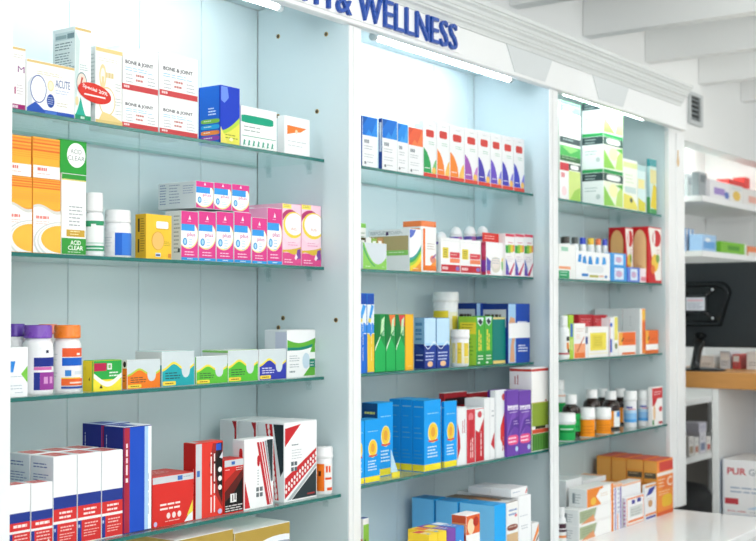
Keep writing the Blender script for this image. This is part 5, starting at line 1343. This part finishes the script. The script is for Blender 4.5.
carton('plain white carton standing behind the orange-bordered one', wr, 0, 0, 0, x0=dw[0], x1=dw[1] + .005, zt=at_y(626, 483.5, dw[3] + .003)[2], dy=dw[3] + .003 - wr.y, dep=.05, col='#f0f0f2', tcol='#f4f0ec', F=[R('#f0b48a', 0, .95, 1, 1)])
carton('white carton with a navy blaze and orange foot, beside the tall orange row', wr, 645.2, 656.2, 485.5, col='#f1f1f2', F=[G('#2f3a98', (.1, .68), (.35, .88), (.98, .92), (.6, .72)), R('#e8a060', 0, .92, 1, .98), N('#d3b8a0', .2, .9, .6, 2, .06), E('#c99a6a', .45, .45, .2, .1), R('#f0925a', 0, .12, 1, .18), R('#4a4a9a', .05, .03, .95, .09)], dep=.013)
bottle('small white bottle with a dark label at the front of the worktop', Sh(CT, 2.03), 556.5, 566, 507, 516, marks=[('#f3f2f1', -88, 88, .1, .8), ('#4a2f3a', -60, 80, .60, .76), ('#4a2f3a', -60, 80, .48, .56), ('#ee8a3a', -60, 80, .28, .36)], capr=.7, shoulder=.2, neck=.65)
# ================================================================== BEYOND THE CABINET
# air vent on the wall above the alcove
vt = empty('air_vent', (5.99, 2.309, 2.62), 'small grey louvred air vent on the white wall past the cabinet cornice', 'vent')


def vp(nm, m):
    o = m.build(nm, loc=tuple(vt.location)); o.parent = vt; o.location = (0, 0, 0)


VG = paint('#c3c8c9', 0.45)
mb = MB()
for b in ((5.93, 6.11, 2.565, 2.588), (5.93, 6.11, 2.712, 2.73), (5.93, 5.948, 2.588, 2.712), (6.08, 6.11, 2.588, 2.712)):
    mb.box(b[0], b[1], 2.310, 2.3255, b[2], b[3], VG, .001)
vp('vent_frame', mb)
mb = MB(); mb.box(5.948, 6.08, 2.322, 2.3255, 2.588, 2.712, paint('#2f3436', 0.6)); vp('backing', mb)
for i in range(5):
    mb = MB()
    z = 2.594 + i * .024
    mb.add([(5.948, 2.312, z), (6.08, 2.312, z), (6.08, 2.321, z + .012), (5.948, 2.321, z + .012), (5.948, 2.313, z - .0015), (6.08, 2.313, z - .0015), (6.08, 2.322, z + .0105), (5.948, 2.322, z + .0105)],
           [(0, 1, 2, 3), (7, 6, 5, 4), (0, 4, 5, 1), (2, 6, 7, 3), (0, 3, 7, 4), (1, 5, 6, 2)], paint('#8f9698', 0.5))
    vp('slat', mb)

SHW = paint('#eceeed', 0.4)
AX0, AX1, AY0, AY1 = 6.12, 7.296, 2.32, 2.732
AL = [(2.212, 'upper', .03), (1.923, 'second', .03), (1.155, 'third', .03), (0.861, 'lowest', .03)]
for z, n, th in AL:
    x0 = AX0 if z > 1.5 else 5.06
    mb = MB()
    mb.box(x0, AX1, AY0 + .002, AY1, z - th, z, SHW, .002)
    mb.box(x0, AX1, AY0, AY0 + .0019, z - th, z, paint('#f7f8f8', .3), .001)
    o = mb.build('alcove_shelf', loc=((x0 + AX1) / 2, (AY0 + AY1) / 2, z - th))
    tag(o, 'white alcove shelf past the cabinet, ' + {'upper': 'above the monitor and highest', 'second': 'just above the monitor', 'third': 'beneath the wooden counter', 'lowest': 'lowest, beneath the wooden counter'}[n], 'shelf', 'white alcove shelves')
    for xb in ((x0 + .02, AX1 - .02) if z > 1.5 else (x0 + .02, AX1 - .3)):
        b = MB(); b.prism([(0, 0), (0, .0)], 0, 0, SHW) if False else b.box(xb - .006, xb + .006, AY1 - .28, AY1, z - th - .03, z - th - .0003, SHW, .001)
        k = b.build('bracket', loc=((x0 + AX1) / 2, (AY0 + AY1) / 2, z - th)); k.parent = o; k.location = (0, 0, 0)


def far(label, z, xl, xr, yt, Y=2.335, dep=.07, **k):
    return carton(label, Sh(z, Y), xl, xr, yt, dep=dep, **k)


zA = 2.212
far('narrow grey carton, nearer the cabinet, on the highest alcove shelf', zA, 687, 694.5, 173.5, col='#b9bfc1', F=[R('#8f979b', .15, .6, .85, .9)], Y=2.50, dep=.05)
X = 6.165
far('narrow grey carton with a dark side, second on the highest alcove shelf', zA, 699, 707, 171.5, col='#a9b0b3', lcol='#8f989b', F=[R('#7f888c', .15, .6, .85, .9)], Y=2.36, dep=.04)
far('white carton with a lilac block on the highest alcove shelf', zA, 710, 729.5, 179, col='#f1f0f3', F=[R('#a78fd0', .2, .25, .75, .62), E('#5f78c0', .85, .3, .12, .2)])
far('white carton with a yellow spot on the highest alcove shelf', zA, 730, 743, 184, col='#f3f2ef', F=[E('#efc95f', .5, .4, .3, .28), R('#e3e6e6', .1, .7, .9, .9)])
far('white carton with a pink patch on the highest alcove shelf', zA, 743.4, 760, 188, col='#f3efec', F=[R('#f0b8a8', .3, .2, .8, .6)])
far('flat red carton behind the white ones on the highest alcove shelf', zA, 728, 744, 178.5, Y=2.47, col='#dc3f3c', F=[N('#f3c3bd', .2, .8, .7, 2, .2)])
far('second flat red carton behind the white ones, beside the alcove end wall', zA, 744.3, 762, 177, Y=2.47, col='#e0443f', F=[N('#f3c3bd', .2, .8, .7, 2, .2)])
zB = 1.923
for i, (a, b) in enumerate(((0, .028), (.031, .059), (.062, .09))):
    far('thin blue and white carton, %s of three above the monitor' % ORD[i], zB, 0, 0, 0, Y=2.45, x0=6.20 + a * 1.7, x1=6.20 + b * 1.7, zt=zB + .125, dep=.06, col='#3f8fd0', F=[R('#f0f3f6', .35, 0, 1, 1)], group='thin blue and white cartons above the monitor')
far('pale blue carton above the monitor, beside the thin ones', zB, 702, 720, 234, x1=6.425, col='#a9cdf0', F=[R('#6fa8e0', .1, .2, .9, .6), E('#eef3f8', .4, .7, .2, .12)], Y=2.36)
far('lime green carton lying above the monitor', zB, 721, 747, 241, col='#7fc23a', F=[R('#4f9a2a', .25, .3, .7, .7), R('#eef2e6', .9, 0, 1, 1)], z0=zB)
far('small orange carton above the monitor, against the end wall', zB, 748, 760, 246, col='#ef8a5a', F=[R('#f5efe9', 0, 0, 1, .4)])

t = empty('tube_lamp', (6.2, 2.47, 2.65), 'tube lamp tucked under the soffit of the alcove past the cabinet', 'lamp', 'alcove lamp')
mb = MB(); mb.lathe([(0.012, 5.3), (0.012, 7.0)], emit_mat('lit alcove tube', (0.9, 1.0, 0.95), TUBE * 1.8), 16, 2.47, 2.62, axis='x'); o = mb.build('tube', loc=(6.2, 2.47, 2.65)); o.parent = t; o.location = (0, 0, 0)
mb = MB(); mb.box(5.28, 7.02, 2.451, 2.489, 2.6335, 2.66, WHITE, .002); o = mb.build('housing', loc=(6.2, 2.47, 2.65)); o.parent = t; o.location = (0, 0, 0)
mb = MB(); mb.box(5.05, 7.3, 2.431, 2.749, 2.66, 2.70, WALL); tag(mb.build('trim_8'), kind='structure')

# ---- desk counter, with cupboard cells beneath
WOOD = node_mat('counter oak', lin('#c98f4e'), 0.4, 0.4, 0.10, 14)
nt = WOOD.node_tree
for n in nt.nodes:
    if n.type == 'TEX_COORD':
        mp = nt.nodes.new('ShaderNodeMapping'); mp.inputs['Scale'].default_value = (6, .6, 6)
        nz = [q for q in nt.nodes if q.type == 'TEX_NOISE'][0]
        nt.links.new(n.outputs['Object'], mp.inputs['Vector']); nt.links.new(mp.outputs['Vector'], nz.inputs['Vector'])
        break
DX, DZ = 5.30, 1.329
mb = MB(); mb.box(DX, 5.86, .95, 2.295, DZ - .073, DZ, WOOD, .003)
o = mb.build('counter_board', loc=(5.58, 1.6, DZ - .073))
tag(o, 'thick oak counter board carrying the monitor', 'counter')
cu = empty('cupboard', (5.58, 1.45, 0), 'white open-fronted cupboard under the oak counter', 'cupboard')


def cp(nm, *b, m=SHW):
    q = MB(); q.box(*b, m, .002)
    k = q.build(nm, loc=tuple(cu.location)); k.parent = cu; k.location = (0, 0, 0)


ZT = DZ - .0735
cp('side_panel', DX + .01, 5.85, 1.945, 1.976, 0.0, ZT)
cp('side_panel', DX + .01, 5.85, .96, .99, 0.0, ZT)
cp('back_panel', 5.83, 5.848, .991, 1.944, 0.0, ZT, m=paint('#dfe5ee', .4))
cp('cell_floor', DX + .012, 5.829, .991, 1.944, .66, .685)
cp('plinth', DX + .03, 5.829, .991, 1.944, 0.0, .08)
PG = [R('#f4f4f5', 0, 0, 1, 1), T('#cf5a62', 'PUR', .06, .70, .30, .84, bold=.03), T('#b9c0c4', 'GO', .33, .70, .50, .84, bold=.03), T('#cf5a62', 'LEN', .53, .70, .80, .84, bold=.03), N('#a9b8cc', .1, .6, .45, 2, .08, .5), R('#c9474f', .03, .10, .20, .22), G('#c9dcee', (.3, .02), (.97, .40), (.97, .02)), R('#dfe6ef', .0, .0, .02, 1)]


def facing(label, y_hi, y_lo, z0, z1, ops, group):
    """a carton whose printed face looks along -x, towards the aisle"""
    d = (DX + .02, DX + .30, y_lo, y_hi, z0 + .0003, z1)
    q = MB(); q.box(*d, paper('#f2f3f4'), .0008, {'B': paper('#6f9fd0')})
    printing(q, 'L', d, ops)
    k = q.build('medicine_carton', loc=(DX + .16, (y_lo + y_hi) / 2, z0))
    tag(k, label, 'box', group)


yh = at_x(722.5, 480, DX + .02)[1]
zt1 = at_x(722.5, 459, DX + .02)[2]
zt0 = at_x(722.5, 508, DX + .02)[2]
facing('wide white carton with red lettering in the cupboard, upper of the stack', yh, yh - .36, zt0, zt1, PG, 'wide white cartons in the cupboard')
facing('wide white carton with red lettering in the cupboard, lower of the stack', yh - .002, yh - .362, .685, zt0, PG, 'wide white cartons in the cupboard')
# things on the low alcove shelves, seen past the cupboard
for i, (xa, w, h, c, c2) in enumerate(((5.95, .07, .10, '#e9e6e2', '#b5a08a'), (6.03, .06, .09, '#f0efec', '#c98a7a'), (6.10, .09, .11, '#e6e3ea', '#8a93b0'), (6.20, .06, .08, '#efece8', '#c9574f'))):
    far('small pale carton on the lowest alcove shelf, %s from the cabinet' % ORD[i], .861, 0, 0, 0, x0=xa, x1=xa + w, zt=.861 + h, col=c, F=[R(c2, .15, .15, .85, .5), N('#8f8f8f', .2, .8, .8, 2, .1)], group='small cartons on the lowest alcove shelf')
far('lilac grey carton lying on top of the small pale ones', .861 + .112, 0, 0, 0, x0=6.09, x1=6.20, zt=.861 + .16, dep=.10, z0=.861 + .1105, col='#d5d3e0', F=[N('#9a9ab8', .1, .9, .7, 2, .2)])
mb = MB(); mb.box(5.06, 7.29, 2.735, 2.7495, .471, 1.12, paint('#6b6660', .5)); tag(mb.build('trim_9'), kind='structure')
# black bag at the foot
bag = MB()
prof = [(0.0001, .0), (.16, .0), (.185, .05), (.18, .12), (.15, .17), (.07, .19), (.0001, .195)]
bag.lathe(prof, node_mat('black nylon', lin('#17191c'), .6, .3, .2, 30, bump=.3), 28)
bag.v = [(x * 1.5 + 6.25, y * .95 + 2.52, z * 1.1 + .4703) for x, y, z in bag.v]
ho = bag.build('storage_pouch', loc=(6.25, 2.52, .47))
tag(ho, 'black soft pouch low in the alcove beside the cupboard', 'bag')
hb = MB(); hb.tube([(6.25 + .1 * cos(t), 2.52, .675 + .05 * sin(t)) for t in [pi * i / 10 for i in range(11)]], .008, node_mat('black nylon', lin('#17191c'), .6))
k = hb.build('handle', loc=(6.25, 2.52, .47)); k.parent = ho; k.location = (0, 0, 0)
mb = MB(); mb.box(5.06, AX1, AY0, AY1, .44, .47, SHW, .002)
tag(mb.build('alcove_shelf', loc=(6.2, 2.5, .44)), 'white alcove base shelf carrying the black pouch', 'shelf', 'white alcove shelves')

# ---- monitor, seen from behind
BLK = node_mat('black monitor plastic', lin('#20262a'), 0.5, 0.4, 0.08, 200, bump=.05)
BLK2 = node_mat('black gloss plastic', lin('#14181b'), 0.25, 0.5, 0.05, 60)
MX = 5.44
yc_ = at_x(697, 300, MX)[1]
mz0, mz1 = at_x(697, 347, MX)[2], at_x(697, 263, MX)[2]
my0, my1 = yc_ - .30, yc_ + .27
mon = empty('monitor', (MX, yc_, DZ), 'black desktop monitor turned with its back to the aisle, on the oak counter', 'monitor')


def mp_(nm, m, label=None):
    o = m.build(nm, loc=tuple(mon.location)); o.parent = mon; o.location = (0, 0, 0)
    if label:
        o['label'] = label
    return o


m = MB(); m.box(MX, MX + .035, my0, my1, mz0, mz1, BLK, .006); case = mp_('rear_casing', m)
m = MB(); m.box(MX + .0352, MX + .04, my0 + .004, my1 - .004, mz0 + .004, mz1 - .004, node_mat('dark screen', lin('#0c0e10'), .15), .001); mp_('screen', m)
zc_ = at_x(697, 304, MX)[2]
ridge, n = [], 6
hw, hh, r_ = .165, .104, .055
out = []
for ay, az, st in ((yc_ + hw - r_, zc_ + hh - r_, 0), (yc_ - hw + r_, zc_ + hh - r_, 90), (yc_ - hw + r_, zc_ - hh + .012, 180), (yc_ + hw - .012, zc_ - hh + .012, 270)):
    rr = r_ if st in (0, 90) else .012
    out += [(ay + rr * cos(radians(st + 15 * i)), az + rr * sin(radians(st + 15 * i))) for i in range(7)]
m = MB()
N_ = len(out)
inn = [(yc_ + (y - yc_) * .82, zc_ + (z - zc_) * .76) for y, z in out]
v = [(MX - .0003, y, z) for y, z in out] + [(MX - .022, yc_ + (y - yc_) * .95, zc_ + (z - zc_) * .93) for y, z in out] + [(MX - .022, yc_ + (y - yc_) * .86, zc_ + (z - zc_) * .82) for y, z in out] + [(MX - .006, y, z) for y, z in inn]
f = []
for L in range(3):
    for i in range(N_):
        k = (i + 1) % N_
        f.append((L * N_ + i, L * N_ + k, (L + 1) * N_ + k, (L + 1) * N_ + i))
f.append(tuple(range(3 * N_, 4 * N_)))
m.add(v, f, BLK2, False)
mp_('mount_recess', m)
m = MB(); m.box(MX - .02, MX - .0065, yc_ - .052, yc_ + .052, zc_ - .045, zc_ + .045, BLK, .004)
for sy in (-1, 1):
    for sz in (-1, 1):
        m.tube([(MX - .015, yc_ + sy * .045, zc_ + sz * .04), (MX - .012, yc_ + sy * .082, zc_ + sz * .066)], .009, BLK2, 8)
mp_('mount_plate', m)
for sy in (-1, 1):
    for sz in (-1, 1):
        m = MB(); m.lathe([(.007, 0), (.006, .003), (.0001, .004)], metal('#c9d0d4'), 14, axis='x')
        m.v = [(MX - .0215 - (x if False else x), yc_ + sy * .082 + a, zc_ + sz * .066 + b) for x, a, b in m.v]
        mp_('screw', m)
sl = MB()
ds = (MX - .0212, MX - .0205, yc_ - .045, yc_ + .045, zc_ - .03, zc_ + .03)
sl.box(*ds, paper('#dfe2ea'), .0002)
printing(sl, 'L', ds, [R('#e6b9c4', .08, .72, .9, .84), N('#8f94a6', .08, .9, .58, 4, .13, .4)])
mp_('rating_label', sl, 'pale printed rating label')
m = MB()
m.tube([(MX - .03, yc_ - .0, DZ + .012), (MX - .028, yc_ - .005, DZ + .05), (MX - .028, yc_ - .012, DZ + .09), (MX - .022, yc_ - .02, mz0 + .03), (MX - .004, yc_ - .02, mz0 + .05)], [.022, .02, .02, .026, .03], BLK2, 16)
mp_('stand_neck', m)
m = MB(); m.lathe([(.0001, 0), (.115, 0), (.118, .005), (.10, .010), (.03, .016), (.0001, .017)], BLK2, 40)
m.v = [(MX + .0 + x * .8, yc_ - .0 + y * 1.15, DZ + .0003 + z) for x, y, z in m.v]
mp_('stand_base', m)
# papers and small boxes on the counter behind the monitor
for i, (y, w, h, c, n) in enumerate(((2.13, .07, .06, '#e6e4e0', 'cream'), (2.04, .05, .085, '#d9dde2', 'pale grey'), (1.985, .035, .07, '#c9514f', 'red'), (1.90, .07, .085, '#eeecea', 'white'), (1.81, .08, .07, '#d8cfd0', 'pinkish'), (1.72, .08, .09, '#e9eaee', 'milky'))):
    q = MB(); d = (5.66, 5.80, y - w / 2, y + w / 2, DZ + .0003, DZ + h)
    q.box(*d, paper(c), .0008); printing(q, 'L', d, [R('#f3f2f0', .1, .5, .9, .9), N('#8f9296', .15, .85, .4, 2, .14)])
    tag(q.build('small_carton', loc=(5.73, y, DZ)), 'small %s carton on the oak counter behind the monitor' % n, 'box', 'small cartons behind the monitor')
# ------------------------------------------------------------------ light
w = bpy.data.worlds.new('daylight')
SC.world = w
w.use_nodes = True
bg = w.node_tree.nodes['Background']
bg.inputs['Color'].default_value = (0.90, 0.96, 1.0, 1)
bg.inputs['Strength'].default_value = WORLD


def lamp(name, loc, size, energy, col=(1, 0.985, 0.96), aim=(0, 0, -1)):
    from mathutils import Vector
    l = bpy.data.lights.new(name, 'AREA')
    l.shape = 'RECTANGLE'
    l.size, l.size_y = size
    l.energy = energy
    l.color = col
    o = bpy.data.objects.new(name, l)
    o.location = loc
    o.rotation_euler = Vector(aim).to_track_quat('-Z', 'Y').to_euler()
    COL.objects.link(o)


for i, (x, y) in enumerate(((1.0, 0.6), (2.6, 0.6), (4.2, 0.6), (5.8, 0.6), (1.0, -1.4), (3.4, -1.4), (5.8, -1.4))):
    lamp('ceiling_lamp', (x, y, 3.10), (0.5, 1.2), CEIL * (1.6 if x < 2 else 1))
for x in (0.4, 2.8, 5.2):
    lamp('upward_fill', (x, -1.7, 2.1), (1.2, 1.2), UP, (1, 0.99, 0.97), (0.5, 0.12, 1))  # unseen lamps added to brighten the ceiling and beams
lamp('aisle_fill', (-0.45, -1.3, 1.9), (1.6, 1.8), FILL, (0.96, 0.98, 1.0), (1, 0.5, 0.22))  # unseen fill lamp added to lighten beams and left-hand carton sides
SC.view_settings.view_transform = 'Standard'
SC.view_settings.look = 'None'
SC.view_settings.exposure = EXPO
SC.view_settings.gamma = 1.0
SC.view_settings.use_curve_mapping = False
SC.cycles.max_bounces = 8
SC.cycles.transparent_max_bounces = 16
SC.cycles.sample_clamp_indirect = 6
SC.cycles.use_denoising = True
